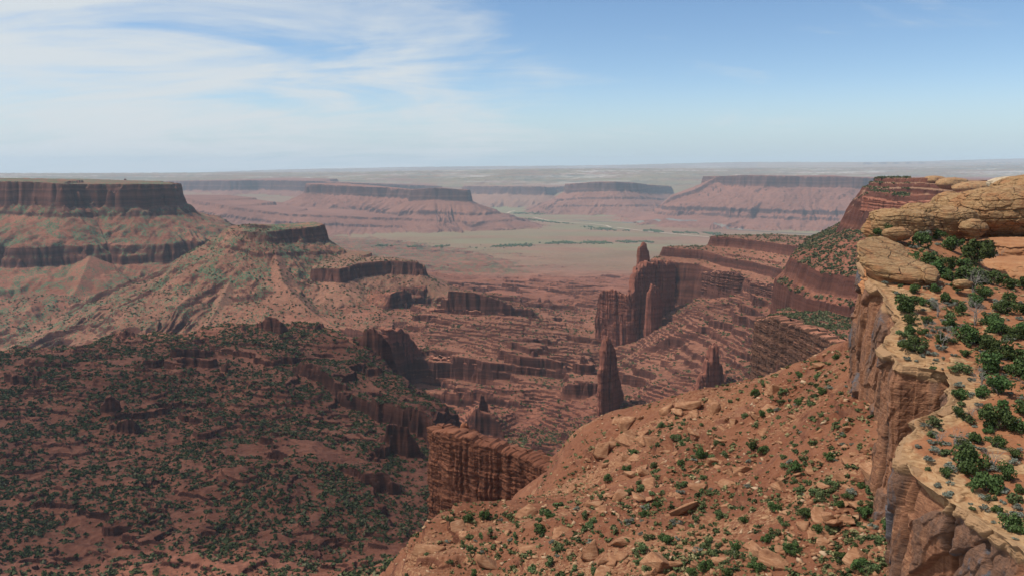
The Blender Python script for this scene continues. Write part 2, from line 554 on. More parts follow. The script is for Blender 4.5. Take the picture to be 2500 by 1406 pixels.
def tps_fit(U, L, V, reg=1e-4):
    n = len(U)
    d2 = (U[:, None] - U[None]) ** 2 + (L[:, None] - L[None]) ** 2
    K = np.where(d2 > 0, d2 * np.log(d2 + 1e-12), 0) * 0.5 + np.eye(n) * reg
    Pm = np.stack([np.ones(n), U, L], 1)
    A = np.zeros((n + 3, n + 3))
    A[:n, :n] = K
    A[:n, n:] = Pm
    A[n:, :n] = Pm.T
    return np.linalg.solve(A, np.concatenate([V, np.zeros(3)]))


KU = 1.6
TU, TL = CPA[:, 0] * KU, CPA[:, 1]
TW = tps_fit(TU, TL, CPA[:, 2])
CU = np.linspace(-1.15, 0.95, 230)
CL = np.linspace(math.log(38), math.log(46000), 420)
gu, gl = np.meshgrid(CU, CL, indexing='ij')
_q = TW[-3] + TW[-2] * gu * KU + TW[-1] * gl
_w = np.zeros(gu.shape + (4,))
_ws = np.zeros(gu.shape)
for i in range(len(TU)):
    d2 = (gu * KU - TU[i]) ** 2 + (gl - TL[i]) ** 2
    _q += TW[i] * 0.5 * d2 * np.log(d2 + 1e-12)
    ww = 1.0 / (d2 + 2e-4) ** 1.6
    _ws += ww
    _w += ww[..., None] * CPA[i, 3:7]
COARSE = np.concatenate([_q[..., None], _w / _ws[..., None]], -1).astype(np.float32)


def bilin(A, fu, fl):
    fu = np.clip(fu, 0, A.shape[0] - 1.001)
    fl = np.clip(fl, 0, A.shape[1] - 1.001)
    iu = fu.astype(np.int32)
    il = fl.astype(np.int32)
    a = (fu - iu).astype(np.float32)
    b = (fl - il).astype(np.float32)
    if A.ndim == 3:
        a = a[..., None]
        b = b[..., None]
    return (A[iu, il] * (1 - a) * (1 - b) + A[iu + 1, il] * a * (1 - b) + A[iu, il + 1] * (1 - a) * b + A[iu + 1, il + 1] * a * b)


def base_fields(x, y):
    u = x / y
    l = np.log(y)
    f = bilin(COARSE, (u - CU[0]) / (CU[1] - CU[0]), (l - CL[0]) / (CL[1] - CL[0]))
    return f[..., 0] * y, f[..., 1], f[..., 2], f[..., 3], f[..., 4]


def poly_dist(x, y, pts, closed=True):
    """unsigned distance, arc parameter, nearest z, inside/side sign"""
    P = np.array(pts, np.float64)
    n = len(P)
    best = np.full(x.shape, 1e12, np.float32)
    s_b = np.zeros(x.shape, np.float32)
    z_b = np.zeros(x.shape, np.float32)
    side = np.zeros(x.shape, np.float32)
    inside = np.zeros(x.shape, bool)
    s0 = 0.0
    for i in range(n if closed else n - 1):
        a, b = P[i], P[(i + 1) % n]
        dx, dy = b[0] - a[0], b[1] - a[1]
        L2 = dx * dx + dy * dy
        L = math.sqrt(L2)
        t = ((x - a[0]) * dx + (y - a[1]) * dy) / L2
        tc_ = np.clip(t, 0, 1)
        d2 = (x - a[0] - tc_ * dx) ** 2 + (y - a[1] - tc_ * dy) ** 2
        m = d2 < best
        best = np.where(m, d2, best)
        s_b = np.where(m, s0 + tc_ * L, s_b)
        z_b = np.where(m, a[2] + tc_ * (b[2] - a[2]), z_b)
        if closed:
            c = (a[1] > y) != (b[1] > y)
            inside ^= c & (x < (dx) * (y - a[1]) / (dy if dy else 1e-9) + a[0])
        else:
            cr = dx * (y - a[1]) - dy * (x - a[0])
            side = np.where(m, np.sign(cr), side)
        s0 += L
    return np.sqrt(best), s_b, z_b, (inside if closed else side), s0


class Mesa:
    """plan outline with rim heights, a cliff, then a talus profile (distance, drop)"""
    def __init__(s, name, label, cat, pts, prof, flute=(10, 60), gully=(0.25, 220), rough=1.0, veg=.6, pale=0.0, reach=1500, mat='mid', topn=4.0, ks=None, hc=104):
        s.ks, s.hc = ks, hc
        s.name, s.label, s.cat = name, label, cat
        s.pts = [W(*p[:3]) if len(p) == 3 else XZ(p[0], p[3], p[2]) for p in pts]
        s.prof, s.flute, s.gully, s.rough, s.veg, s.pale, s.reach, s.mat, s.topn = prof, flute, gully, rough, veg, pale, reach, mat, topn


class Scarp:
    def __init__(s, pts, back=200.0, flute=(6, 30), width=6.0, group=None, seed=0):
        # pts: px, py(base), Y, height in px
        s.pts = []
        for px, py, Y, h in pts:
            x, y, z = W(px, py, Y)
            s.pts.append((x, y, h * Y / FPX))
        s.back, s.flute, s.width, s.group, s.seed = back, flute, width, group, seed


MESAS = []
SCARPS = []
RIDGES = []

# -- far mesas across the valley
FARP = [(0, 0), (45, 150), (260, 300), (275, 330), (520, 440), (535, 462), (900, 560), (1500, 640), (3000, 720)]
MESAS += [
    Mesa('plateau', 'low blue plateau step just under the skyline towards the middle', 'plateau',
         [(560, 426, 27000), (900, 424, 26000), (1180, 426, 25500), (1200, 423, 30000), (600, 422, 33000)], [(0, 0), (120, 60), (800, 130), (1800, 170)], (150, 700), (.2, 900), 2, .4, .5, 2500, 'far'),
    Mesa('plateau', 'far blue swell with pale slickrock patches right of the middle', 'plateau',
         [(1420, 424, 24000), (1620, 420, 22500), (1800, 424, 22500), (1900, 418, 30000), (1500, 416, 31000)], [(0, 0), (150, 70), (900, 140), (1800, 180)], (180, 800), (.2, 900), 2, .4, .7, 2500, 'far'),
    Mesa('plateau', 'long faint tableland forming the right part of the skyline', 'plateau',
         [(1850, 406, 33000), (2150, 402, 31000), (2500, 398, 30000), (2800, 396, 30000), (2800, 395, 39000), (1850, 399, 39500)], [(0, 0), (150, 60), (1200, 160), (2200, 220)], (180, 900), (.2, 900), 2, .4, .7, 3200, 'far'),
    Mesa('plateau', 'low banded bench of slickrock in front of the skyline tableland', 'plateau',
         [(2080, 426, 19500), (2300, 424, 18000), (2700, 424, 18000), (2700, 418, 24000), (2150, 419, 25000)], [(0, 0), (80, 60), (700, 120), (1600, 170)], (120, 500), (.2, 700), 2, .5, .7, 2200, 'far'),
    Mesa('mesa', 'long hazy blue rimmed mesa beyond the left valley, highest and farthest of the left group', 'mesa',
         [(330, 446, 15500), (420, 442, 15000), (560, 441, 14500), (640, 440, 14800), (760, 442, 14300), (840, 446, 14500), (960, 450, 15000), (1080, 455, 15500), (1000, 440, 22000), (300, 442, 22000)],
         [(0, 0), (60, 175), (500, 420), (1500, 600), (3000, 720)], (70, 260), (.3, 500), 2.0, .3, .1, 3500, 'far'),
    Mesa('mesa', 'flat topped red mesa wall with a banded cliff rim above long pink slopes', 'mesa',
         [(755, 449, 10600), (860, 455, 10400), (940, 459, 10300), (1010, 463, 10100), (1010, 462, 11500), (760, 447, 11700)],
         [(0, 0), (40, 120), (300, 270), (310, 290), (640, 400), (655, 420), (1200, 540), (1700, 600), (3200, 720)], (70, 170), (.3, 330), 2.0, .12, .1, 3500, 'far'),
    Mesa('butte', 'dark cliffed butte end standing out from the red mesa wall', 'butte',
         [(1002, 463, 9700), (1060, 459, 9550), (1140, 464, 9600), (1146, 464, 9900), (1140, 462, 10500), (1010, 462, 10400)],
         [(0, 0), (25, 138), (260, 270), (268, 290), (420, 350), (430, 365), (800, 470), (1200, 560), (2400, 700)], (18, 160), (.28, 230), 1.5, .15, .12, 2600, 'far'),
    Mesa('mesa', 'low red bench running out below the far left mesa wall', 'mesa',
         [(430, 478, 9800), (480, 490, 9300), (560, 505, 9000), (700, 522, 8900), (900, 530, 9000), (1180, 537, 9300), (1200, 530, 10200), (430, 476, 11000)],
         [(0, 0), (20, 30), (150, 80), (160, 105), (500, 160), (1500, 260), (2500, 320)], (35, 120), (.3, 200), 1.5, .2, .1, 2600, 'far'),
    Mesa('mesa', 'hazy low mesa closing the river gap in the middle distance', 'mesa',
         [(1130, 455, 16000), (1220, 455, 15000), (1330, 456, 14800), (1345, 458, 15500), (1420, 452, 17000), (1600, 447, 18000), (1600, 440, 24000), (1130, 445, 24000)],
         [(0, 0), (60, 150), (600, 380), (1500, 520), (2500, 620)], (60, 200), (.3, 450), 1.5, .3, .3, 3000, 'far'),
    Mesa('butte', 'central butte with a ribbed cliff crown and a wide pink skirt beside the river gap', 'butte',
         [(1388, 450, 12700), (1440, 445, 12400), (1500, 444, 12300), (1545, 446, 12600), (1590, 452, 13700), (1640, 455, 14900), (1480, 444, 15500), (1380, 449, 13800)],
         [(0, 0), (40, 140), (180, 235), (190, 262), (360, 340), (370, 362), (560, 440), (760, 500), (1150, 600), (1300, 740)], (30, 110), (.2, 260), 2.0, .15, .12, 2800, 'far'),
    Mesa('mesa', 'broad right hand mesa with a columned blue grey rim above lavender red slopes', 'mesa',
         [(1752, 431, 10800), (1800, 428, 10500), (1880, 430, 10300), (1960, 431, 10200), (2060, 432, 10000), (2160, 436, 9900), (2300, 440, 9900), (2700, 440, 9900), (2700, 436, 13500), (1760, 430, 13500)],
         [(0, 0), (30, 130), (280, 280), (600, 400), (612, 440), (700, 480), (712, 505), (1100, 560), (1400, 640)], (48, 120), (.18, 260), 2.0, .15, .1, 2600, 'far'),
    Mesa('ridge', 'narrow dark crested ridge descending from the broad right hand mesa', 'ridge',
         [(1750, 432, 10800), (1700, 462, 10800), (1640, 480, 10900), (1608, 505, 11000), (1604, 507, 11150), (1640, 476, 11200), (1760, 430, 11300)],
         [(0, 0), (20, 50), (300, 230), (320, 260), (700, 470), (1000, 640)], (25, 90), (.3, 200), 1.6, .15, .1, 1800, 'far'),
    # -- the big dark rimmed mesa on the left
    Mesa('mesa', 'large dark cliffed mesa with wooded rim and shrub dotted slopes closing the left side', 'mesa',
         [(-500, 440, 3150), (-150, 441, 3250), (60, 444, 3250), (150, 449, 3200), (215, 450, 3300), (330, 450, 3350), (424, 450, 3500), (430, 448, 3700), (400, 443, 4600), (200, 437, 6200), (-500, 434, 6500)],
         [(0, 0), (22, 92), (32, 102), (50, 120), (56, 132), (250, 232), (262, 262), (272, 272), (280, 300), (600, 420), (850, 490), (1300, 560), (2500, 640)], (32, 66), (.32, 150), 1.6, 1.0, .02, 1900, 'mid', 8),
    # -- the tan pyramid butte in front of it
    Mesa('butte', 'tan pyramid butte with a slanting tree covered top and dark right hand cliff', 'butte',
         [(552, 558, 2640), (560, 550, 2700), (600, 547, 2760), (660, 548, 2850), (772, 542, 2900), (788, 546, 2820), (790, 552, 2760), (648, 566, 2540), (590, 566, 2560)],
         [(0, 0), (16, 46), (60, 74), (66, 84), (230, 190), (500, 320), (800, 420), (1500, 520)], (15, 34), (.30, 90), 1.2, 1.0, .15, 1100, 'mid', 14, [.35, .4, .8, 1, 1.15, 1.2, 1.2, .8, .25], 46),
    Mesa('bench', 'red rimrock bench running out from the pyramid butte', 'bench',
         [(762, 655, 2480), (830, 655, 2440), (880, 642, 2520), (960, 637, 2600), (1030, 641, 2600), (1040, 648, 2640), (1020, 636, 2900), (880, 625, 3000), (790, 610, 2800)],
         [(0, 0), (12, 42), (120, 100), (128, 118), (300, 190), (700, 300)], (12, 30), (.3, 80), 1.2, .55, .2, 600, 'mid', 3),
    # -- long cliff terraces of the tower ridge
    Mesa('cliff', 'tall fluted cliff wall behind the towers, its lowest and highest step', 'cliff',
         [(1596, 645, 2260), (1630, 641, 2290), (1690, 655, 2350), (1725, 664, 2240), (1760, 662, 2170), (1800, 664, 2130), (1830, 680, 2120), (1850, 690, 2020), (1900, 698, 1930), (1960, 690, 1880), (2010, 700, 1830), (2080, 712, 1770), (2300, 730, 1650), (2400, 640, 2100), (1900, 618, 2500), (1650, 636, 2480)],
         [(0, 0), (9, 34), (14, 38), (22, 104), (40, 112), (60, 135), (70, 320)], (3, 26), (.15, 60), 1.0, .35, .05, 500, 'mid', 3,
         [1, 1, 1, .9, .72, .68, .6, .55, .52, .5, .5, .5, .5, 1, 1, 1]),
    Mesa('cliff', 'middle rimrock step of the red cliff terrace with rubble slopes beneath', 'cliff',
         [(1617, 603, 2330), (1660, 607, 2320), (1720, 612, 2290), (1770, 628, 2220), (1840, 640, 2130), (1900, 655, 2000), (1990, 668, 1920), (2090, 678, 1850), (2350, 700, 1700), (2400, 620, 2200), (1900, 600, 2600), (1650, 600, 2450)],
         [(0, 0), (7, 26), (32, 38), (38, 56), (44, 90)], (4, 22), (.15, 40), 1.0, .45, .1, 350, 'mid', 2),
    Mesa('cliff', 'uppermost rimrock band of the red cliff terrace with shrubs on top', 'cliff',
         [(1733, 577, 2330), (1780, 579, 2300), (1850, 588, 2230), (1950, 602, 2080), (1985, 618, 2000), (2060, 628, 1930), (2140, 640, 1850), (2350, 650, 1700), (2400, 600, 2300), (1900, 572, 2700), (1760, 574, 2450)],
         [(0, 0), (7, 27), (45, 42), (52, 60), (60, 100)], (6, 22), (.2, 40), 1.0, .5, .1, 350, 'mid', 2),
    Mesa('cliff', 'dark brown buttress cliff rising behind the boulder slope crest', 'cliff',
         [(1868, 772, 1060), (1900, 766, 1030), (1960, 790, 960), (2030, 815, 900), (2110, 850, 820), (2250, 850, 800), (2250, 700, 1300), (2020, 730, 1280), (1900, 755, 1150)],
         [(0, 0), (10, 22), (22, 100), (34, 170), (60, 330)], (3, 34), (.1, 60), 1.0, .4, 0, 400, 'mid', 2),
    # -- the promontory that carries the caprock
    Mesa('promontory', 'stepped red cliff promontory with ledges of pale domed caprock and juniper on top', 'cliff',
         [(2124, 466, 1250), (2150, 470, 1190), (2200, 480, 1130), (2290, 475, 1050), (2420, 458, 960), (2700, 450, 800), (2800, 440, 1700), (2200, 448, 1750), (2132, 452, 1500)],
         [(0, 0), (3, 11), (5, 12), (9, 28), (13, 30), (19, 58), (32, 63), (110, 108), (118, 135), (130, 146), (140, 300), (170, 500)], (4, 26), (.07, 90), 0.8, .6, .02, 620, 'mid', 2),
    Mesa('caprock', 'ledgy tan caprock tier with scattered juniper crowning the red promontory', 'cliff',
         [(2141, 434, 1275), (2180, 436, 1235), (2250, 434, 1180), (2330, 440, 1150), (2400, 446, 1110), (2400, 440, 1450), (2200, 436, 1600), (2138, 436, 1460)],
         [(0, 0), (1.5, 7), (9, 8), (10, 14), (20, 16), (21.5, 21), (34, 40)], (7, 24), (.2, 40), 0.6, .9, .45, 300, 'mid', 2),
]
RIDGES += [
    dict(pts=[W(553, 592, 2620), W(480, 665, 2440), W(400, 745, 2280), W(325, 838, 2120)], slope=.62, w=420, pale=.12, veg=.9),
    dict(pts=[W(585, 600, 2540), W(560, 690, 2350), W(520, 770, 2200), W(485, 826, 2060)], slope=.62, w=420, pale=.25, veg=.9),
    dict(pts=[W(665, 590, 2560), W(690, 690, 2350), W(760, 760, 2200), W(850, 822, 2080)], slope=.6, w=420, pale=.15, veg=.5),
    dict(pts=[W(220, 625, 3000), W(190, 700, 2750), W(120, 800, 2520), W(100, 860, 2400)], slope=.5, w=420, pale=.05, veg=.9),
    dict(pts=[W(-60, 625, 2950), W(-90, 760, 2600), W(-100, 860, 2400)], slope=.5, w=420, pale=.05, veg=.9),
    dict(pts=[W(700, 1120, 930), W(690, 1230, 800), W(780, 1330, 720), W(900, 1400, 660)], slope=.45, w=160, pale=.1, veg=.7),
    dict(pts=[W(100, 1255, 740), W(230, 1200, 800), W(330, 1110, 900)], slope=.4, w=120, pale=.15, veg=.8),
]
SCARPS += [
    # canyon rims at the centre: px, py of the foot, Y, height in px
    Scarp([(1050, 806, 2240, 40), (1120, 812, 2240, 52), (1160, 815, 2240, 55), (1230, 800, 2260, 30), (1330, 805, 2320, 8)], 260, (5, 26), 6, seed=1),
    Scarp([(935, 960, 1860, 160), (972, 955, 1880, 130), (1010, 940, 1930, 60), (1100, 935, 1940, 55), (1200, 950, 1920, 60), (1300, 955, 1920, 50), (1400, 960, 1910, 25), (1470, 965, 1900, 18)], 330, (5, 24), 7, seed=2),
    Scarp([(1350, 990, 1810, 34), (1400, 1005, 1790, 40), (1460, 1005, 1790, 34), (1520, 990, 1800, 6)], 120, (6, 16), 5, seed=3),
    Scarp([(1010, 985, 1830, 20), (1100, 1000, 1800, 30), (1200, 1015, 1770, 26), (1290, 1030, 1740, 10)], 120, (6, 18), 5, seed=17),
    Scarp([(1540, 905, 1990, 10), (1620, 900, 1960, 22), (1720, 905, 1930, 26), (1840, 915, 1850, 14)], 160, (6, 20), 5, seed=18),
    Scarp([(1480, 838, 2180, 12), (1560, 845, 2140, 20), (1640, 850, 2080, 16), (1720, 840, 2060, 10)], 120, (6, 20), 5, seed=19),
    Scarp([(930, 770, 2300, 30), (990, 765, 2350, 46), (1060, 725, 2600, 30), (1110, 720, 2700, 14)], 260, (12, 36), 7, seed=4),
    Scarp([(1120, 1075, 1650, 30), (1165, 1070, 1650, 62), (1200, 1075, 1640, 48), (1250, 1085, 1620, 12)], 100, (6, 16), 5, seed=5),
    Scarp([(860, 925, 1430, 26), (900, 945, 1400, 64), (960, 960, 1400, 60), (1000, 950, 1420, 12)], 70, (6, 16), 4, seed=6),
    Scarp([(700, 960, 1230, 26), (780, 985, 1200, 40), (900, 1015, 1130, 46), (980, 1050, 1080, 60), (1060, 1080, 1040, 70), (1110, 1070, 1060, 40)], 120, (8, 18), 4, seed=7),
    Scarp([(900, 1130, 960, 26), (945, 1140, 940, 70), (1000, 1145, 940, 80), (1060, 1135, 960, 40)], 80, (6, 18), 4, seed=8),
    Scarp([(800, 1200, 840, 12), (880, 1225, 820, 42), (960, 1225, 820, 46), (1000, 1210, 840, 8)], 60, (5, 14), 3, seed=9),
    Scarp([(240, 1060, 960, 16), (270, 1075, 950, 34), (330, 1085, 950, 40), (370, 1050, 990, 12)], 70, (5, 14), 5, seed=10),
    Scarp([(380, 925, 1230, 10), (430, 915, 1230, 34), (480, 905, 1240, 36), (540, 900, 1260, 16)], 60, (6, 16), 4, seed=11),
    Scarp([(615, 850, 1390, 10), (650, 855, 1380, 46), (685, 855, 1380, 50), (720, 845, 1400, 14)], 40, (6, 14), 5, seed=12),
    Scarp([(270, 880, 1330, 8), (295, 882, 1330, 30), (330, 876, 1340, 26), (360, 868, 1350, 6)], 30, (4, 12), 4, seed=13),
    # the red promontory cliff
    Scarp([(1076, 1262, 430, 180), (1130, 1262, 424, 196), (1200, 1262, 418, 168), (1270, 1262, 408, 150), (1330, 1255, 398, 120), (1400, 1235, 380, 60), (1450, 1200, 350, 10)], 150, (1.6, 8.5), 3, seed=14),
    Scarp([(1225, 1110, 335, 8), (1250, 1110, 330, 34), (1330, 1108, 320, 38), (1350, 1120, 310, 10)], 25, (1.2, 5), 1.0, seed=15),
    Scarp([(1360, 1205, 262, 6), (1385, 1206, 258, 34), (1435, 1216, 250, 36), (1460, 1205, 255, 6)], 14, (1., 4), 0.8, seed=16),
]

GROUND_IDS = ['ground']


def height(x, y, far_lod=False):
    """returns z, feature id, veg, pale"""
    z, rough, ledge, veg, pale = base_fields(x, y)
    fid = np.zeros(x.shape, np.int16)
    lod = y
    amp = np.clip(y / 2500, 0.12, 5.0)
    # broad relief: gullied hills
    g1 = ridged(x / 420, y / 420, 3, 3)
    g2 = fbm(x / 160 + 0.15 * g1, y / 160, 3, 9)
    near = sstep(230, 520, y)
    z = z + rough * near * (g1 * 12 + g2 * 9) * np.where(y > 14000, 2.5, 1.0)
    if not far_lod:
        g3 = ridged(x / 52, y / 60, 3, 21)
        z = z + rough * near * g3 * 4.6 * (1 - sstep(4200, 5100, y))
    for sc in SCARPS:
        P = np.array(sc.pts)
        x0, x1, y0, y1 = P[:, 0].min() - 150, P[:, 0].max() + 150, P[:, 1].min() - 150, P[:, 1].max() + sc.back * 4
        m = (x > x0) & (x < x1) & (y > y0) & (y < y1)
        if not m.any():
            continue
        xm, ym = x[m], y[m]
        d, s_, h, side, Lt = poly_dist(xm, ym, sc.pts, closed=False)
        fa, fw = sc.flute
        sd = d * side + fa * (fbm(xm / (fw * 3), ym / (fw * 3), 2, 31 + sc.seed) * 2.2) + fa * 0.8 * ridged(xm / fw + 5, ym / fw, 2, 41 + sc.seed)
        taper = sstep(0, 40, s_) * sstep(0, 40, Lt - s_)
        dz = h * sstep(-sc.width, sc.width, sd) * np.exp(-np.clip(sd, 0, None) / sc.back) * taper
        z[m] += dz
    # ledges: strata that weather back in steps
    lm = np.clip(ledge, 0, 1)
    sel = (lm > 0.02) & (y > 240) & (y < 26000)
    if sel.any():
        xs, ys, zs = x[sel], y[sel], z[sel]
        a = np.clip(ys / 1800, 0.45, 2.4)
        und = fbm(xs / 420, ys / 120, 5, 51, .50) * 32 * np.clip(a, 0.5, 1.5)
        und2 = ridged(xs / 130, ys / 34, 3, 55) * 9
        dip = 0.11 * xs - 0.01 * ys
        zs2 = zs + (und + und2) * lm[sel]
        q = zs2 + dip + fbm(xs / 500, ys / 500, 2, 57) * 8

        def terr(v, per, k, sd_):
            i = np.floor(v / per)
            f = v / per - i
            jit = vals(i + sd_) * 0.6 + 0.2
            f = np.clip((f - jit) * k + jit, 0, 1)
            return (i + f) * per
        q = q + fbm(xs / 40, ys / 24, 4, 59) * 2.2
        w1 = sstep(-.25, .25, fbm(xs / 340, ys / 210, 3, 63))
        t1 = terr(q, 21.0, 22.0, 300) * w1 + q * (1 - w1)
        t1 = terr(t1, 6.5, 14.0, 700) * .85 + t1 * .15
        w = lm[sel] * (.25 + .75 * sstep(-.45, .05, fbm(xs / 150, ys / 90, 3, 65)))
        z[sel] = zs2 + (t1 - q) * w
    for r in RIDGES:
        P = np.array(r['pts'])
        pad = r['w']
        m = (x > P[:, 0].min() - pad) & (x < P[:, 0].max() + pad) & (y > P[:, 1].min() - pad) & (y < P[:, 1].max() + pad)
        if m.any():
            xm, ym = x[m], y[m]
            d, s_, zz, side, Lt = poly_dist(xm, ym, r['pts'], closed=False)
            nz = ridged(xm / 70, ym / 70, 3, 71)
            h = zz - d * r['slope'] * (1 + 0.10 * nz) + nz * 2.5 + fbm(xm / 25, ym / 25, 3, 73) * 1.6
            up = h > z[m]
            z[m] = np.where(up, h, z[m])
            if r.get('pale') is not None:
                pale[m] = np.where(up, r['pale'], pale[m])
                veg[m] = np.where(up, r.get('veg', .5), veg[m])
    for k, ms in enumerate(MESAS):
        P = np.array(ms.pts)
        pad = ms.reach
        m = (x > P[:, 0].min() - pad) & (x < P[:, 0].max() + pad) & (y > P[:, 1].min() - pad) & (y < P[:, 1].max() + pad)
        if not m.any():
            continue
        xm, ym = x[m], y[m]
        d, s_, zr, ins, Lt = poly_dist(xm, ym, ms.pts)
        fa, fw = ms.flute
        ga, gw = ms.gully
        n_a = fbm(xm / (fw * 4), ym / (fw * 4), 3, 81 + k)
        n_b = ridged(xm / fw, ym / fw, 2, 91 + k)
        sd = np.where(ins, -d, d) + fa * (n_a * 2.0 + n_b * 0.7)
        # gullies run straight down the talus
        along = s_ + fbm(xm / (gw * 3), ym / (gw * 3), 2, 95 + k) * gw * .8
        gl_ = ridged(along / gw, sd / (gw * 5), 3, 99 + k)
        gl2 = ridged(along / (gw * 0.31), sd / (gw * 2.2), 2, 103 + k)
        out = np.clip(sd, 0, None)
        kf = 1.1 if ms.mat == 'far' else .55
        dd = out * (1 - ga * kf * gl_ * sstep(0, gw * 1.5, out) - ga * kf * .45 * gl2 * sstep(0, gw * 0.5, out))
        px_, pz_ = zip(*ms.prof)
        drop = np.interp(dd, px_, pz_)
        if ms.ks:
            kk_ = poly_dist(xm, ym, [(a_[0], a_[1], k_) for a_, k_ in zip(ms.pts, ms.ks)])[2]
            drop = np.minimum(drop, ms.hc) * kk_ + np.maximum(drop - ms.hc, 0)
        drop = drop + np.clip(dd - px_[-1], 0, None) * 3.0
        # inside: IDW-ish plane from rim vertices
        A = np.c_[P[:, :2], np.ones(len(P))]
        co = np.linalg.lstsq(A, P[:, 2], rcond=None)[0]
        ztop = co[0] * xm + co[1] * ym + co[2]
        wi = sstep(0, 120, np.where(ins, d, 0)) * 0.0
        top = zr + (ms.topn * 0.5) * (fbm(xm / 60, ym / 60, 3, 107 + k)) * sstep(0, 30, -sd)
        h = top - drop
        h = h + ms.rough * (fbm(xm / 40, ym / 40, 3, 111 + k)) * np.clip(out / 60, 0, 1) * 2 * np.clip(ym / 3000, .3, 2.5)
        up = h > z[m]
        z[m] = np.where(up, h, z[m])
        fid[m] = np.where(up, k + 1, fid[m])
        veg[m] = np.where(up, np.where(sd < -8, ms.veg * 1.35, ms.veg), veg[m])
        pv = ms.pale
        pale[m] = np.where(up, pv, pale[m])
    # fine grain
    if not far_lod:
        ax = np.clip(y / 1500, 0.2, 1.6)
        z = z + fbm(x / (9 * ax), y / (9 * ax), 3, 121) * 0.55 * ax * near * (1 - sstep(4200, 5100, y))
    nearm = y < 400
    if nearm.any():
        xs, ys = x[nearm], y[nearm]
        g = (1 - near[nearm])
        rill = ridged((ys - 0.35 * xs) / 17 + 0.3 * fbm(xs / 20, ys / 20, 2, 5), xs / 70, 2, 131)
        lump = fbm(xs / 9, ys / 9, 4, 135)
        fine = fbm(xs / 1.6, ys / 1.6, 4, 139)
        q_ = zb_ = z[nearm] + .12 * ys - .05 * xs + lump * 1.2
        per = 2.6
        i_ = np.floor(q_ / per)
        f_ = q_ / per - i_
        tq = (i_ + np.clip((f_ - .5) * 9 + .5, 0, 1)) * per
        msk = sstep(.08, .30, fbm(xs / 26, ys / 26, 3, 145)) * .75
        z[nearm] += g * (tq - q_) * msk
        z[nearm] += g * (rill * 2.3 + lump * 1.1 + fine * 0.16)
    return z, fid, veg, pale, np.where(fid == 0, ledge, 0.25)


def build_terrain(name, y0, y1, u0, u1, ncol, ndense, nrow, far_lod=False):
    U = np.linspace(u0, u1, ncol)
    Ls = np.linspace(math.log(y0), math.log(y1), ndense)
    Zs = np.zeros((ncol, ndense), np.float32)
    F = np.zeros((ncol, ndense), np.int16)
    V = np.zeros((ncol, ndense), np.float32)
    Pl = np.zeros((ncol, ndense), np.float32)
    Le = np.zeros((ncol, ndense), np.float32)
    Ye = np.exp(Ls)
    step = 160
    for c in range(0, ncol, step):
        uu, yy = np.meshgrid(U[c:c + step], Ye, indexing='ij')
        a, b, v, p, le = height((uu * yy).astype(np.float32), yy.astype(np.float32), far_lod)
        Zs[c:c + step], F[c:c + step], V[c:c + step], Pl[c:c + step], Le[c:c + step] = a, b, v, p, le
    el = Zs / Ye[None]
    dE = np.abs(np.diff(el, axis=1)) * 1.0
    met = np.sqrt(dE ** 2 + (0.13 * np.diff(Ls)[None]) ** 2)
    cum = np.concatenate([np.zeros((ncol, 1)), np.cumsum(met, axis=1)], 1)
    cum /= cum[:, -1:]
    for ker in (max(3, ncol // 45), max(3, ncol // 70)):
        pad = np.pad(cum, ((ker + 1, ker), (0, 0)), mode='edge')
        cs = np.cumsum(pad, axis=0)
        cum = (cs[2 * ker + 1:] - cs[:-2 * ker - 1]) / (2 * ker + 1)
    out = np.zeros((ncol, nrow, 3), np.float32)
    att = np.zeros((ncol, nrow, 3), np.float32)
    fo = np.zeros((ncol, nrow), np.int16)
    tgt = np.linspace(0, 1, nrow)
    ar = np.arange(ndense)
    for i in range(ncol):
        fi = np.interp(tgt, cum[i], ar)
        l = np.interp(fi, ar, Ls)
        yy = np.exp(l)
        out[i, :, 0] = U[i] * yy
        out[i, :, 1] = yy
        out[i, :, 2] = np.interp(fi, ar, Zs[i])
        k = np.clip(np.round(fi).astype(int), 0, ndense - 1)
        fo[i] = F[i, k]
        att[i, :, 0] = V[i, k] * (0.0 if name == 'near' else 1.0) * (1 if name == 'far' else 0.25 + 0.75 * sstep(1500, 2500, yy))
        att[i, :, 1] = Pl[i, k]
        att[i, :, 2] = Le[i, k]
    return dict(name=name, U=U, Ls=Ls, Z=Zs, V=V, F=F, P=out, A=att, Fo=fo)


def emit_terrain(Ts, names):
    """one mesh object per feature, its pieces of every range joined"""
    bag = {}
    for T in Ts:
        nc, nr = T['Fo'].shape
        q = grid_quads(nc, nr)
        f = T['Fo'].reshape(-1)[q[:, 0]]
        V = T['P'].reshape(-1, 3)
        A = T['A'].reshape(-1, 3)
        for k in np.unique(f):
            qq = q[f == k]
            used, inv = np.unique(qq, return_inverse=True)
            key = (int(k), T['name'] if k == 0 else '')
            L = bag.setdefault(key, [[], [], [], 0])
            L[0].append(V[used])
            L[1].append(A[used])
            L[2].append(inv.reshape(-1, 4) + L[3])
            L[3] += len(used)
    for key, L in bag.items():
        nm, mat, label, cat = names(*key)
        A = np.concatenate(L[1])
        o = mesh_obj(nm, np.concatenate(L[0]), np.concatenate(L[2]), M[mat], {'veg': A[:, 0], 'pale': A[:, 1], 'led': A[:, 2]})
        tag(o, label, cat, kind='structure')


def lookup(T, x, y):
    x = np.asarray(x, np.float64)
    y = np.asarray(y, np.float64)
    fu = (x / y - T['U'][0]) / (T['U'][1] - T['U'][0])
    fl = (np.log(y) - T['Ls'][0]) / (T['Ls'][1] - T['Ls'][0])
    return bilin(T['Z'], fu, fl)


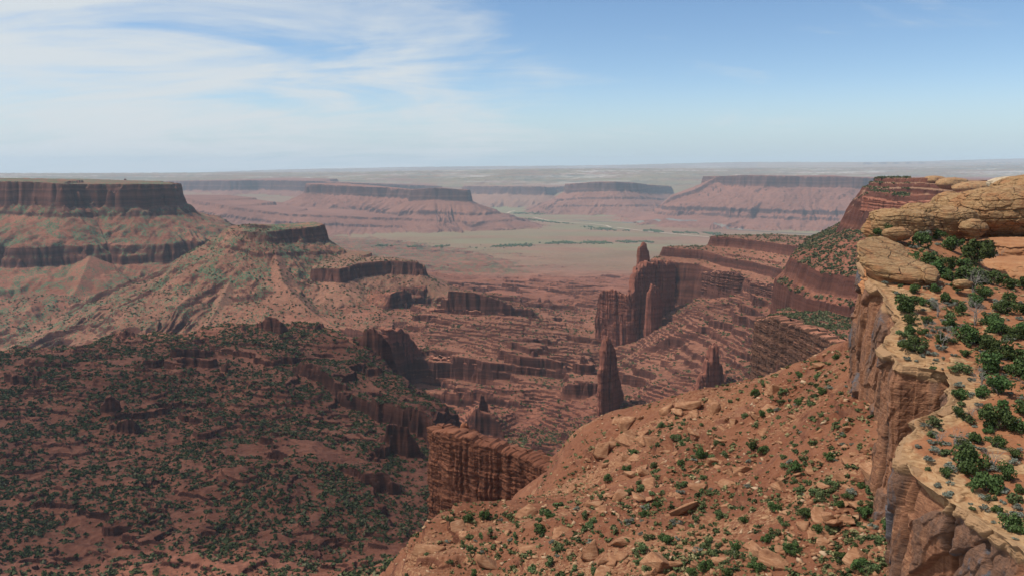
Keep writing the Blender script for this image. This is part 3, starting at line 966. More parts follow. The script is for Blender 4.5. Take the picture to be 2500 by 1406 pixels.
Q = QUALITY
print('fields', round(time.time() - T0, 1))
TN = build_terrain('near', 62, 430, -0.30, 0.62, int(1250 * Q), int(1500 * Q), int(1000 * Q))
print('near', round(time.time() - T0, 1))
TM = build_terrain('mid', 427, 5200, -0.80, 0.66, int(1420 * Q), int(2300 * Q), int(1350 * Q))
print('mid', round(time.time() - T0, 1))
TF = build_terrain('far', 5150, 42000, -0.80, 0.76, int(1300 * Q), int(1300 * Q), int(620 * Q), far_lod=True)
print('far', round(time.time() - T0, 1))


def names(k, rng_name):
    if k:
        ms = MESAS[k - 1]
        return ms.name, ms.mat, ms.label, ms.cat
    return {'near': ('hillside', 'near', 'orange boulder strewn slope falling away below the cliff', 'slope'),
            'mid': ('ground', 'mid', 'red canyon country with ledges, ravines and shrub dotted hills', 'ground'),
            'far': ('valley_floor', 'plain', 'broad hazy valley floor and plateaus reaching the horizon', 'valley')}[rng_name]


emit_terrain([TN, TM, TF], names)
TF_ = TF


# ------------------------------------------------------------------ things lying in the valley
def ribbon(name, pts, width, mat, label, lift=2.0, kind='structure', cat=None):
    P = np.array([W(*p) for p in pts])
    sl = np.r_[0, np.cumsum(np.hypot(*np.diff(P[:, :2], axis=0).T))]
    n = int(sl[-1] / 25) + 2
    s_ = np.linspace(0, sl[-1], n)
    x, y = np.interp(s_, sl, P[:, 0]), np.interp(s_, sl, P[:, 1])
    for _ in range(12):
        x[1:-1] = (x[:-2] + x[1:-1] * 2 + x[2:]) / 4
        y[1:-1] = (y[:-2] + y[1:-1] * 2 + y[2:]) / 4
    wob = fbm(s_ / 300, s_ * 0, 3, 501) * 18
    tx, ty = np.gradient(x), np.gradient(y)
    l = np.hypot(tx, ty)
    nx, ny = -ty / l, tx / l
    x, y = x + nx * wob, y + ny * wob
    w = width * (0.7 + .6 * vals(np.arange(n) // 6)) if kind != 'road' else width
    V = []
    for k in (-1, -.33, .33, 1):
        xx, yy = x + nx * width * k / 2, y + ny * width * k / 2
        V.append(np.stack([xx, yy, lookup(TF_, xx, yy) + lift], -1))
    V = np.stack(V, 1).reshape(-1, 3)
    o = mesh_obj(name, V, grid_quads(n, 4), mat)
    tag(o, label, cat, kind=kind)


def flat_mat(name, c, rough=.9):
    m, t, b = new_mat(name, rough)
    b.inputs['Base Color'].default_value = (*c, 1)
    return m


M['road'] = flat_mat('dirt_road', (.50, .40, .30))
M['river'] = flat_mat('silty_water', (.22, .20, .15), .25)
M['river'].node_tree.nodes['Principled BSDF'].inputs['Specular IOR Level'].default_value = .5
def fl(pts):
    return floor_pts(pts)


ribbon('road', fl([(1505, 556), (1560, 563), (1620, 569), (1690, 576), (1760, 582), (1860, 584)]), 30, M['road'], 'pale dirt road crossing the valley floor', 3)
ribbon('road', fl([(1236, 524), (1244, 517), (1258, 512)]), 30, M['road'], 'short pale dirt road near the river gap', 3)
ribbon('road', fl([(1492, 556), (1478, 551), (1440, 547), (1345, 541), (1300, 531)]), 26, M['road'], 'pale dirt road following the river meadows', 3)
ribbon('water', fl([(1745, 556), (1800, 561), (1870, 566), (1930, 570), (2020, 574)]), 70, M['river'], 'light river reach curving below the broad mesa', 3)
ribbon('water', fl([(1400, 538), (1460, 542), (1520, 544), (1600, 547), (1700, 552)]), 60, M['river'], 'thin river reach beneath the central butte', 3)

# ------------------------------------------------------------------ near cliff: wall and plateau
def n3(x, y, z, s=0):
    return (pn(x + 0.37 * z, y - 0.21 * z, s) + pn(y + 0.31 * x, z + 0.17 * x, s + 7) + pn(z - 0.29 * y, x + 0.23 * y, s + 13)) * 0.66


def fbm3(x, y, z, o=4, s=0, g=.5):
    t, a, r = 0, 1., 0
    for i in range(o):
        r = r + a * n3(x, y, z, s + i * 5)
        t += a
        a *= g
        x, y, z = x * 2.03, y * 2.03, z * 2.03
    return r / t


def cells(u, v, seed=0):
    """voronoi: random value of the nearest cell and its border distance"""
    iu, iv = np.floor(u).astype(np.int64), np.floor(v).astype(np.int64)
    d1 = np.full(u.shape, 9., np.float32)
    d2 = np.full(u.shape, 9., np.float32)
    val = np.zeros(u.shape, np.float32)
    for a in (-1, 0, 1):
        for b in (-1, 0, 1):
            h = ((iu + a) * 7349 + (iv + b) * 9151 + seed * 101)
            px_ = iu + a + vals(h)
            py_ = iv + b + vals(h * 3 + 17)
            d = (u - px_) ** 2 + (v - py_) ** 2
            closer = d < d1
            d2 = np.where(closer, d1, np.minimum(d2, d))
            val = np.where(closer, vals(h * 5 + 29), val)
            d1 = np.where(closer, d, d1)
    return val, np.sqrt(d2) - np.sqrt(d1)


RIM = [(2480, 492, 235), (2340, 520, 200), (2230, 545, 178), (2165, 566, 164), (2128, 590, 154), (2108, 622, 146), (2112, 655, 139), (2128, 690, 132), (2152, 722, 125), (2192, 771, 115.5), (2170, 812, 110), (2153, 845, 105.5),
       (2196, 893, 99.5), (2268, 897, 98.2), (2310, 903, 96.8), (2320, 948, 92.6), (2300, 1000, 89), (2238, 1030, 86.6), (2216, 1067, 83.2),
       (2206, 1120, 79), (2232, 1172, 75.6), (2290, 1208, 72), (2344, 1242, 69), (2392, 1276, 66), (2463, 1333, 61), (2510, 1362, 58), (2620, 1430, 52), (2800, 1500, 44)]
rim = np.array([W(*p) for p in RIM])
seg = np.r_[0, np.cumsum(np.hypot(*np.diff(rim[:, :2], axis=0).T))]
NU = int(2100 * QUALITY)
# finer sampling where the rim is near and in view
su = np.interp(np.linspace(0, 1, NU), [0, .10, 1], [0, seg[4], seg[-1]])
rx, ry, rz = (np.interp(su, seg, rim[:, i]) for i in range(3))
ker = max(3, int(11 * QUALITY))


def sm(a, k):
    p = np.pad(a, (k, k), mode='edge')
    return np.convolve(p, np.hanning(2 * k + 3)[1:-1] / np.hanning(2 * k + 3).sum(), 'valid')


rx, ry, rz = sm(rx, ker), sm(ry, ker), sm(rz, ker)
tx, ty = np.gradient(sm(rx, ker * 3)), np.gradient(sm(ry, ker * 3))
ln = np.hypot(tx, ty)
nx_, ny_ = ty / ln, -tx / ln           # outward (to the left, over the void)
jag = fbm(su / 6.0, su * 0, 4, 201) * .8 + (cells(su / 2.6, su * 0 + 3, 5)[0] - .5) * .5
rx, ry = rx + nx_ * jag, ry + ny_ * jag
PLP = [tuple(p) for p in rim] + [W(2400, 900, 97), W(2500, 1000, 86), W(2500, 820, 108), W(2500, 1200, 69), W(2500, 1300, 62), W(2380, 1120, 78), W(2450, 700, 138), W(2350, 655, 145), W(2520, 735, 138), W(2500, 640, 175),
                                 W(2280, 700, 130), W(2290, 600, 158), W(2200, 600, 148), W(2330, 800, 112), W(2800, 800, 112), W(2800, 1100, 78), W(2800, 680, 165), W(2900, 500, 240), W(2600, 500, 235)]
PLP = np.array(PLP)
PW = tps_fit(PLP[:, 0] / 50, PLP[:, 1] / 50, PLP[:, 2], reg=3e-2)


def plat_base(x, y):
    q = PW[-3] + PW[-2] * x / 50 + PW[-1] * y / 50
    for i in range(len(PLP)):
        d2 = (x / 50 - PLP[i, 0] / 50) ** 2 + (y / 50 - PLP[i, 1] / 50) ** 2
        q = q + PW[i] * 0.5 * d2 * np.log(d2 + 1e-12)
    return q


def plat_detail(x, y, t):
    """t: distance in from the rim"""
    z = fbm(x / 14, y / 14, 3, 211) * 0.9
    bare = sstep(5.5, .8, t + 4.5 * fbm(x / 9, y / 9, 3, 215))
    # flaggy sandstone steps near the rim, wind smoothed sand inland
    q = (t * 0.16 + fbm(x / 7, y / 5, 3, 217) * 1.1)
    i = np.floor(q / .38)
    f = q / .38 - i
    stp = (i + np.clip((f - .5) * 12 + .5, 0, 1)) * .38
    z = z + bare * (stp - 0.5) * 1.0 + (1 - bare) * fbm(x / 1.8, y / 1.8, 3, 219) * 0.16
    z = z + fbm(x / .8, y / .8, 3, 221) * 0.07
    pat = sstep(0.22, 0.36, fbm(x / 6, y / 4, 4, 223))
    z = z + pat * (1 - bare) * 0.35
    return z, np.clip(bare + pat * 0.75, 0, 1)


rz = plat_base(rx, ry)


def plateau():
    NT = int(620 * QUALITY)
    t = np.r_[np.linspace(0, 1, NT) ** 1.5 * 190]
    X = rx[:, None] + t[None] * 1.0
    Y = np.repeat(ry[:, None], NT, 1)
    Z = plat_base(X, Y)
    # true distance to the rim
    D = np.full(X.shape, 1e9)
    for k in range(0, NU, max(1, NU // 160)):
        D = np.minimum(D, (X - rx[k]) ** 2 + (Y - ry[k]) ** 2)
    D = np.sqrt(D)
    dz, bare = plat_detail(X, Y, D)
    Z = Z + dz * sstep(0, 1.2, t)[None]
    V = np.stack([X, Y, Z], -1).reshape(-1, 3)
    o = mesh_obj('plateau', V, grid_quads(NU, NT), M['plateau'], {'bare': bare.ravel(), 'veg': (1 - bare.ravel()), 'pale': bare.ravel()})
    tag(o, 'sandy clifftop plateau with tan flaggy sandstone along its rim', 'plateau', kind='structure')
    return X, Y, Z


M['plateau'] = None
m, t, b = new_mat('clifftop_sand_and_stone')
P_ = pos(t)
na = noise(t, P_, 0.35, 6, 0.65)
nb = noise(t, P_, 2.2, 6, 0.7)
nc = noise(t, scaled(t, P_, (0.9, 0.9, 9)), 1.0, 5, 0.65)
stone = ramp(t, nc, [(.30, (.17, .085, .04)), (.5, (.32, .19, .095)), (.72, (.42, .28, .155))])
stone = mix_rgb(t, maprange(t, na, .45, .7, 0, .6), stone, (.30, .135, .06))
sand = ramp(t, math_node(t, 'ADD', math_node(t, 'MULTIPLY', na, .6), math_node(t, 'MULTIPLY', nb, .4)), [(.35, (.20, .078, .036)), (.6, (.31, .135, .064))])
lit = maprange(t, nb, .56, .66)
sand = mix_rgb(t, math_node(t, 'MULTIPLY', lit, .5), sand, (.13, .10, .06))
col = mix_rgb(t, maprange(t, math_node(t, 'ADD', attr(t, 'bare'), math_node(t, 'MULTIPLY_ADD', nb, .6, -.3)), .35, .6), sand, stone)
t.links.new(col, b.inputs['Base Color'])
bump(t, b, math_node(t, 'ADD', nb, math_node(t, 'MULTIPLY', nc, .8)), 0.12, 0.9)
M['plateau'] = m

# caprock: cross bedded tan sandstone with thin open joints
m, t, b = new_mat('caprock_sandstone')
P_ = pos(t)
na = noise(t, P_, .22, 6, .65, .4)
nb = noise(t, P_, 1.8, 7, .72)
nc = noise(t, scaled(t, P_, (.35, .35, 7), (R(6), R(-5), 0)), 1.0, 5, .68, .5)
c_ = ramp(t, math_node(t, 'ADD', math_node(t, 'MULTIPLY', nc, .55), math_node(t, 'MULTIPLY', nb, .45)), [(.33, (.17, .08, .035)), (.48, (.33, .19, .09)), (.62, (.44, .29, .15))])
c_ = mix_rgb(t, maprange(t, na, .48, .66, 0, .75), c_, (.36, .165, .075))
c_ = mix_rgb(t, maprange(t, noise(t, scaled(t, P_, (.6, .6, .12)), 1.0, 6, .7), .60, .72, 0, .7), c_, (.13, .08, .055))
vo = N(t, 'ShaderNodeTexVoronoi', feature='DISTANCE_TO_EDGE')
vo.inputs['Scale'].default_value = .26
wv = N(t, 'ShaderNodeVectorMath', operation='ADD')
nn_ = N(t, 'ShaderNodeTexNoise')
nn_.inputs['Scale'].default_value = .5
nn_.inputs['Detail'].default_value = 5
t.links.new(P_, nn_.inputs['Vector'])
t.links.new(scaled(t, P_, (.7, .7, 1.8)), wv.inputs[0])
t.links.new(nn_.outputs['Color'], wv.inputs[1])
t.links.new(wv.outputs[0], vo.inputs['Vector'])
crk = maprange(t, vo.outputs['Distance'], 0.0, .035, 1, 0)
crk = math_node(t, 'MULTIPLY', crk, maprange(t, na, .42, .55))
c_ = mix_rgb(t, math_node(t, 'MULTIPLY', crk, .5), c_, (.10, .05, .03))
t.links.new(c_, b.inputs['Base Color'])
hh = math_node(t, 'ADD', nb, math_node(t, 'MULTIPLY', nc, 1.2))
hh = math_node(t, 'SUBTRACT', hh, math_node(t, 'MULTIPLY', crk, 1.2))
bump(t, b, hh, 0.42, 1.0)
M['caprock'] = m

# wall: sheets of varnished red sandstone broken along joints
m, t, b = new_mat('varnished_sandstone', .8)
b.inputs['Specular IOR Level'].default_value = 0.35
P_ = pos(t)
sp = N(t, 'ShaderNodeSeparateXYZ')
t.links.new(P_, sp.inputs[0])
na = noise(t, scaled(t, P_, (.25, .25, .08)), 1.0, 6, 0.62, 0.6)
nb = noise(t, P_, 1.6, 7, 0.7)
nc = noise(t, scaled(t, P_, (.5, .5, 5)), 1.0, 5, 0.65)
raw = ramp(t, math_node(t, 'ADD', math_node(t, 'MULTIPLY', nb, .5), math_node(t, 'MULTIPLY', nc, .5)), [(.32, (.105, .042, .021)), (.5, (.205, .086, .042)), (.68, (.33, .165, .082))])
va = math_node(t, 'ADD', na, math_node(t, 'MULTIPLY_ADD', attr(t, 'block'), .30, -.15))
varn = maprange(t, va, .43, .55, 0, .88)
vcol = ramp(t, nb, [(.35, (.070, .040, .028)), (.62, (.165, .082, .048))])
col = mix_rgb(t, varn, raw, vcol)
blue = maprange(t, math_node(t, 'ADD', na, math_node(t, 'MULTIPLY_ADD', attr(t, 'block'), .16, -.08)), .57, .65, 0, .8)
col = mix_rgb(t, blue, col, (.075, .08, .093))
col = mix_rgb(t, attr(t, 'cap'), col, (.32, .185, .09))
t.links.new(col, b.inputs['Base Color'])
bump(t, b, math_node(t, 'ADD', nb, math_node(t, 'MULTIPLY', nc, .7)), 0.26, 0.95)
M['wall'] = m


def wall():
    NV = int(420 * QUALITY)
    H = 36.0
    v = np.linspace(0, 1, NV) ** 1.15 * H
    S = np.repeat(su[:, None], NV, 1)
    Vv = np.repeat(v[None], NU, 0)
    # joints dip obliquely; big sheets, then blocks, then chips
    a = S * 0.92 + Vv * 0.55
    c_ = Vv * 0.92 - S * 0.35
    w1 = fbm(S / 6, Vv / 6, 3, 231) * 1.2
    b1, e1 = cells((a + w1) / 5.2, (c_ + w1) / 10.5, 1)
    b2, e2 = cells((a + w1 * .6) / 1.7, (c_ + w1) / 6.5, 2)
    b3, e3 = cells(a / .65, c_ / .8, 3)
    D = (b1 - .5) * 1.5 + (b2 - .5) * .45 * (b1 > .3) + (b3 - .5) * .12
    D -= np.clip(.06 - e1, 0, 1) * 9 * (b1 > .45) + np.clip(.04 - e2, 0, 1) * 2.5 * (b2 > .5)
    D += fbm(S / 11, Vv / 16, 3, 235) * 1.3 + fbm(S / 1.3, Vv / 1.3, 3, 237) * .10
    # cap layers stand out over softer beds
    capn = 1.3 + fbm(S / 7, S * 0, 2, 239) * 1.0
    cap = sstep(.4, -.2, Vv - capn)
    lay = (vals(np.floor(Vv / .55 + .4 * fbm(S / 4, S * 0, 2, 243)).astype(int) + 40) - .5) * .5
    D += cap * (.45 + lay * 1.3) + sstep(capn + 2.0, capn + .3, Vv) * -.35
    # deep clefts
    for s_c, wd, dp in ((seg[12] - 2.5, .5, 3.2), (seg[14] + 1.0, .7, 3.5), (seg[19] + 1.4, .55, 4.2), (seg[21] + 2, .35, 2.4), (seg[9] + 1, .4, 1.6)):
        D -= dp * np.exp(-((S - s_c + .06 * Vv + .3 * fbm(Vv / 3, S * 0, 2, 251)) / wd) ** 2)
    lean = 0.03 * Vv
    D = D * sstep(0, .5, Vv) + lean
    foot = sstep(20, H, Vv) * 2.5
    X = rx[:, None] + nx_[:, None] * (D + foot)
    Y = ry[:, None] + ny_[:, None] * (D + foot)
    Z = rz[:, None] - Vv
    V = np.stack([X, Y, Z], -1).reshape(-1, 3)
    o = mesh_obj('cliff_wall', V, grid_quads(NU, NV), M['wall'], {'block': (b1 * .7 + b2 * .3).ravel(), 'cap': (cap * .85).ravel()})
    tag(o, 'sheer jointed sandstone cliff below the plateau rim, streaked with blue black varnish', 'cliff', kind='structure')


PX_, PY_, PZ_ = plateau()
wall()


def plat_z(x, y):
    """height of the plateau surface under (x, y) from its mesh rows"""
    i = int(np.clip(np.argmin(np.abs(ry - y) + (0 if True else 0)), 0, NU - 1))
    j = int(np.clip(np.searchsorted(PX_[i], x), 1, PX_.shape[1] - 1))
    return float(PZ_[i, j]), x - float(rx[i])

# ------------------------------------------------------------------ towers and fins: lofted rock
def rock_loft(name, spine, zb, mat, flute=(2.5, 9), seed=0, nv=150, step=1.6, taper=.12, strata=.6, veg=0., top_round=.10, lobes=.9, rubble=0.0, depth=None, crown=1.0):
    """spine: list of (x, y, ztop, halfwidth); a closed wall round the spine with fluted faces and a ragged crown"""
    sp_ = np.array(spine, float)
    sl = np.r_[0, np.cumsum(np.hypot(*np.diff(sp_[:, :2], axis=0).T))]
    n = max(12, int(sl[-1] / step))
    s = np.linspace(0, sl[-1], n)
    c = np.stack([np.interp(s, sl, sp_[:, i]) for i in range(4)], 1)
    tx, ty = np.gradient(c[:, 0]), np.gradient(c[:, 1])
    l = np.hypot(tx, ty)
    tx, ty = tx / l, ty / l
    w0, w1 = c[0, 3], c[-1, 3]
    ring = []
    for i in range(n):                                  # one side
        ring.append((c[i, 0] + ty[i] * c[i, 3], c[i, 1] - tx[i] * c[i, 3], c[i, 2], c[i, 0], c[i, 1], s[i], s[i]))
    k = max(4, int(math.pi * w1 / step))
    for j in range(1, k):                               # round the end
        a = math.pi * j / k
        dx = ty[-1] * math.cos(a) + tx[-1] * math.sin(a)
        dy = -tx[-1] * math.cos(a) + ty[-1] * math.sin(a)
        ring.append((c[-1, 0] + dx * w1, c[-1, 1] + dy * w1, c[-1, 2], c[-1, 0], c[-1, 1], s[-1], sl[-1] + w1 * a))
    for i in range(n - 1, -1, -1):
        ring.append((c[i, 0] - ty[i] * c[i, 3], c[i, 1] + tx[i] * c[i, 3], c[i, 2], c[i, 0], c[i, 1], s[i], sl[-1] * 2 + w1 * 3 - s[i]))
    k = max(4, int(math.pi * w0 / step))
    for j in range(1, k):
        a = math.pi * j / k
        dx = -ty[0] * math.cos(a) - tx[0] * math.sin(a)
        dy = tx[0] * math.cos(a) - ty[0] * math.sin(a)
        ring.append((c[0, 0] + dx * w0, c[0, 1] + dy * w0, c[0, 2], c[0, 0], c[0, 1], s[0], sl[-1] * 2 + w1 * 3 + w0 * a))
    Rg = np.array(ring)
    nu = len(Rg)
    ox, oy = Rg[:, 0] - Rg[:, 3], Rg[:, 1] - Rg[:, 4]
    ol = np.hypot(ox, oy) + 1e-6
    ox, oy = ox / ol, oy / ol
    v = np.linspace(0, 1, nv)
    V_ = np.repeat(v[None], nu, 0)
    fa, fw = flute
    bx, by = Rg[:, 0:1], Rg[:, 1:2]
    # per column height: the crown breaks into pinnacles
    ztop = Rg[:, 2] + crown * fa * 1.2 * (cells(Rg[:, 0] / (fw * .8), Rg[:, 1] / (fw * .8), seed)[0] - .6) * 2 + fa * fbm(Rg[:, 5] / fw, Rg[:, 5] * 0, 2, seed)
    if depth is not None:                      # the foot follows the crown
        zb = (Rg[:, 2] - np.interp(Rg[:, 5], sl, depth))[:, None]
    Z = zb + (ztop[:, None] - zb) * V_
    F = fa * (ridged(bx / (fw * 2.3) + Z / 300, by / (fw * 2.3) + 0 * Z, 1, 341 + seed) * lobes + ridged(bx / fw + Z / 160, by / fw + 0 * Z, 2, 301 + seed) * 1.0 + ridged(bx / (fw * .36) + Z / 90, by / (fw * .36) + 0 * Z, 2, 311 + seed) * .45
              + fbm(bx / (fw * 3) + Z / 70, by / (fw * 3), 2, 317 + seed) * .8 + (cells((bx + by * .6) / (fw * 1.3), Z / (fw * 4.5), seed + 3)[0] - .5) * .8)
    F = F * .75 - .35 * fa
    F = F * (.45 + 1.1 * sstep(-.4, .5, fbm(bx / (fw * 5), by / (fw * 5) + Z / (fw * 6), 2, 331 + seed)))
    if rubble:
        F = F + rubble * fbm3(bx / 2.2, by / 2.2, Z / 1.6, 4, 351 + seed) + rubble * 1.3 * fbm3(bx / 9, by / 9, Z / 7, 3, 357 + seed)
    lay = strata * ((vals(np.floor(Z / 4.3 + .5 * fbm(bx / 30, by / 30, 2, 5)).astype(int) + seed * 31) - .5) * 1.2 + (vals(np.floor(Z / 1.7).astype(int) + 77) - .5) * .7)
    lay = lay * sstep(0.35, .8, V_ + .2 * fbm(bx / 20, by / 20 + Z / 40, 2, 9)) + lay * .25
    width = 1 + taper - taper * 1.6 * V_
    width = width * np.where(V_ > 1 - top_round, np.sqrt(np.clip(1 - ((V_ - 1 + top_round) / top_round) ** 2, 0, 1)) * .6 + .4, 1)
    width = np.where(V_ >= .9999, 0.03, width)
    off = ol[:, None] * width + (F + lay) * np.where(V_ >= .9999, 0.0, 1.0)
    off = np.maximum(off, .05)
    X = Rg[:, 3:4] + ox[:, None] * off
    Y = Rg[:, 4:5] + oy[:, None] * off
    V = np.stack([X, Y, Z], -1).reshape(-1, 3)
    nn = len(V)
    return mesh_obj(name, V, grid_quads(nu, nv, True), mat, {'veg': np.full(nn, veg), 'pale': np.zeros(nn)})


def px_spine(pts, Y, hw):
    """pts: px, py of the crown, optional depth change; at range Y"""
    out = []
    for p in pts:
        yy = Y + (p[2] if len(p) > 2 else 0)
        x, y, z = W(p[0], p[1], yy)
        out.append((x, y, z, p[3] if len(p) > 3 else hw))
    return out


def zat(px, py, Y):
    return W(px, py, Y)[2]


o = rock_loft('rock_fin', px_spine([(1459, 790, 30, 4), (1464, 718, 25, 6), (1474, 706, 20, 7), (1498, 705, 10, 8), (1514, 714, 5, 8), (1531, 722, 0, 8), (1540, 706, 0, 9), (1548, 668, 8, 10),
                                    (1556, 650, 15, 10), (1572, 640, 25, 11), (1600, 636, 50, 11), (1640, 640, 75, 10)], 2130, 10), zat(1500, 850, 2130), M['tower'], (4.6, 8), 1, 200, 1.0, .12, .5, 0, .05, .7, 1.6)
tag(o, 'long thin fluted rock fin ending the tall cliff wall, saw toothed on top', 'rock fin')
o = rock_loft('rock_spire', px_spine([(1561, 604, 40, 6), (1568, 590, 44, 8), (1577, 596, 48, 8), (1584, 622, 52, 6)], 2130, 10), zat(1565, 830, 2130), M['tower'], (2.6, 7), 2, 190, 1.0, .5)
tag(o, 'blunt topped tower rising highest out of the long fluted fin', 'rock tower')
o = rock_loft('rock_pillar', px_spine([(1583, 712, 0, 6), (1590, 690, 0, 8), (1604, 700, 8, 8), (1612, 726, 14, 5)], 2085, 7), zat(1590, 842, 2085), M['tower'], (2.2, 7), 3, 150, 1.0, .2)
tag(o, 'slim pillar leaning on the front of the long fluted fin', 'rock pillar')
o = rock_loft('rock_spire', px_spine([(1468, 900, 0, 6), (1473, 832, 4, 8), (1479, 818, 8, 9), (1487, 824, 12, 10), (1492, 845, 16, 10), (1498, 872, 24, 10), (1504, 915, 30, 9), (1512, 950, 38, 6)], 1635, 9), zat(1485, 1050, 1635), M['tower'], (3.0, 5.5), 4, 260, .6, .14, .7, 0, .08, .4, 1.2)
tag(o, 'tall freestanding red tower with a notched shoulder, casting a shadow across the ledges', 'rock tower')
o = rock_loft('rock_spire', px_spine([(1700, 945, 0, 6), (1708, 915, 3, 8), (1718, 908, 5, 9), (1722, 880, 6, 9), (1731, 876, 8, 10), (1735, 842, 10, 9), (1747, 836, 12, 9), (1750, 878, 15, 10), (1760, 890, 17, 10), (1764, 925, 18, 8), (1772, 950, 20, 5)], 1590, 7), zat(1735, 1020, 1590), M['tower'], (2.8, 5.0), 5, 240, .6, .18, .5, 0, .08, .4, 1.0)
tag(o, 'shorter freestanding red tower with stepped flanks next to the dark buttress', 'rock tower')
for i, (pts, Y, fl, lab) in enumerate([
        ([(1168, 1000, 0, 3), (1174, 962, 0, 4), (1180, 962, 3, 4), (1187, 985, 6, 4)], 1660, (2., 7), 'thin dark spire standing at the canyon edge above the red promontory'),
        ([(1258, 890, 0, 3), (1262, 883, 0, 4), (1266, 888, 2, 4)], 1935, (1.0, 5), 'stubby needle on the lip of the canyon rim cliff'),
        ([(1312, 898, 0, 3), (1316, 892, 0, 4), (1319, 900, 2, 4)], 1935, (1.0, 5), 'small needle with a knobbed head beside the canyon rim'),
        ([(1122, 1046, 0, 1.0), (1130, 1028, 0, 1.8), (1138, 1032, .5, 1.6), (1146, 1044, 1, .9)], 432, (.5, 2), 'knob of layered rock perched on top of the red promontory')]):
    o = rock_loft('rock_spire' if i < 3 else 'rock_outcrop', px_spine(pts, Y, 4), zat(pts[1][0], pts[0][1] + (90 if i != 3 else 14), Y), M['mid'] if i != 3 else M['near_rock'], fl, 10 + i, 110, .6 if i != 3 else .22, .4)
    tag(o, lab, 'rock tower' if i < 3 else 'rock outcrop')
for i, (pts, Y, drop, lab, st) in enumerate([
        ([(300, 452, 0, 7), (304, 437, 0, 8), (308, 437, 0, 8), (312, 452, 0, 7)], 5600, 40, 'small squarish chimney rock on the skyline above the left mesa', 3.),
        ([(622, 830, 0, 4), (640, 812, 0, 7), (650, 806, 4, 7), (664, 804, 4, 6), (684, 810, 8, 6), (694, 834, 10, 4)], 1395, 44, 'red castle shaped outcrop crowning the dark hill', 1.1),
        ([(250, 984, 0, 2), (258, 970, 2, 4), (270, 966, 5, 5), (284, 976, 8, 3)], 985, 34, 'dark outcrop knob at the head of the orange rock scar', .8),
        ([(378, 905, 0, 2), (384, 898, 2, 5), (392, 900, 3, 4)], 1235, 30, 'leftmost of the small dark knobs on the hill crest', .8),
        ([(405, 890, 0, 3), (413, 880, 2, 5), (420, 886, 3, 4)], 1245, 34, 'taller dark knob between two others on the hill crest', .8),
        ([(424, 888, 0, 3), (432, 882, 2, 5), (442, 890, 3, 4)], 1255, 34, 'rightmost of the small dark knobs on the hill crest', .8),
        ([(278, 858, 0, 4), (292, 850, 2, 6), (330, 852, 6, 6), (346, 862, 8, 4)], 1345, 34, 'low flat dark outcrop at the back edge of the hill', 1.)]):
    o = rock_loft('rock_outcrop' if i else 'rock_spire', px_spine(pts, Y, 4), zat(pts[1][0], pts[1][1] + drop, Y), M['mid'] if i else M['far'], (1.6, 6) if i else (3, 12), 30 + i, 90, st, .5)
    tag(o, lab, 'rock outcrop' if i else 'rock tower')


# cliff faces too steep for the ground sheet
def cliff_face(pts, Y_off, h, hw, mat, fl, seed, label, st, step=1.4, nv=150, taper=.10, lobes=.9, rubble=0., crown=.6):
    sp_ = []
    zb_ = 1e9
    for p in pts:
        x, y, z = W(p[0], p[1], p[2])
        l = math.hypot(x, y)
        hwp = hw
        sp_.append((x + x / l * (hw * .75 - Y_off), y + y / l * (hw * .75 - Y_off), z, hwp))
        zb_ = min(zb_, z)
    hs = [h * (p[3] if len(p) > 3 else 1.0) for p in pts]
    o = rock_loft('cliff', sp_, zb_ - h, mat, fl, seed, nv, step, taper, st, .35, .02, lobes, rubble, hs, crown)
    tag(o, label, 'cliff', kind='structure')


cliff_face([(1600, 648, 2262), (1632, 643, 2290), (1690, 657, 2350), (1725, 665, 2245, .9), (1760, 663, 2172, .8), (1802, 663, 2130, .7), (1832, 679, 2120, .62), (1852, 689, 2020, .6), (1900, 697, 1930, .56), (1960, 689, 1880, .56), (2010, 699, 1830, .56), (2085, 712, 1770, .56)],
           16, 122, 12, M['wallrock'], (5.0, 11), 51, 'fluted face of the tall cliff wall joining the towers to the promontory', 1.6, 1.8, 170, .12, .8, 1.5)
cliff_face([(1866, 774, 1050), (1900, 768, 1022), (1960, 790, 952), (2030, 816, 892), (2120, 850, 812)], 12, 190, 13, M['brown'], (2.6, 9), 52, 'dark brown fluted buttress face rising behind the boulder slope', .9, .8, 260, .18, .5, 1.5)
cliff_face([(1080, 1044, 432), (1110, 1048, 424), (1150, 1060, 418), (1200, 1078, 413), (1250, 1094, 408), (1300, 1108, 400), (1345, 1130, 392), (1400, 1170, 374)], 4, 62, 7, M['near_cliff'], (2.0, 4.6), 53, 'fluted red cliff face of the promontory beyond the orange slope', .35, .3, 340, .14, .6, 1.2, .35)
cliff_face([(946, 800, 1890), (966, 798, 1900), (990, 815, 1935), (1012, 850, 1960)], 12, 165, 15, M['tower'], (4.5, 13), 54, 'high outer corner of the canyon rim cliff', 1.8, 1.2, 170, .2)
cliff_face([(1060, 868, 1965), (1110, 875, 1960), (1180, 884, 1940), (1260, 898, 1940), (1330, 902, 1935), (1400, 935, 1915)], 12, 62, 12, M['tower'], (4.0, 12), 55, 'long fluted canyon rim cliff under the ledge country', 1.8, 1.3, 110, .1)
cliff_face([(1060, 752, 2250), (1115, 754, 2255), (1165, 757, 2255), (1235, 772, 2270)], 12, 66, 14, M['tower'], (4.2, 13), 56, 'dark cliff arc behind the canyon rim', 1.8, 1.6, 100, .1)
cliff_face([(2122, 482, 1247), (2150, 486, 1187), (2205, 492, 1127), (2290, 488, 1047), (2420, 472, 957)], 8, 62, 10, M['tower'], (2.2, 10), 57, 'blocky dark red cliff face of the stepped promontory', 2.2, 1.0, 150, .05)


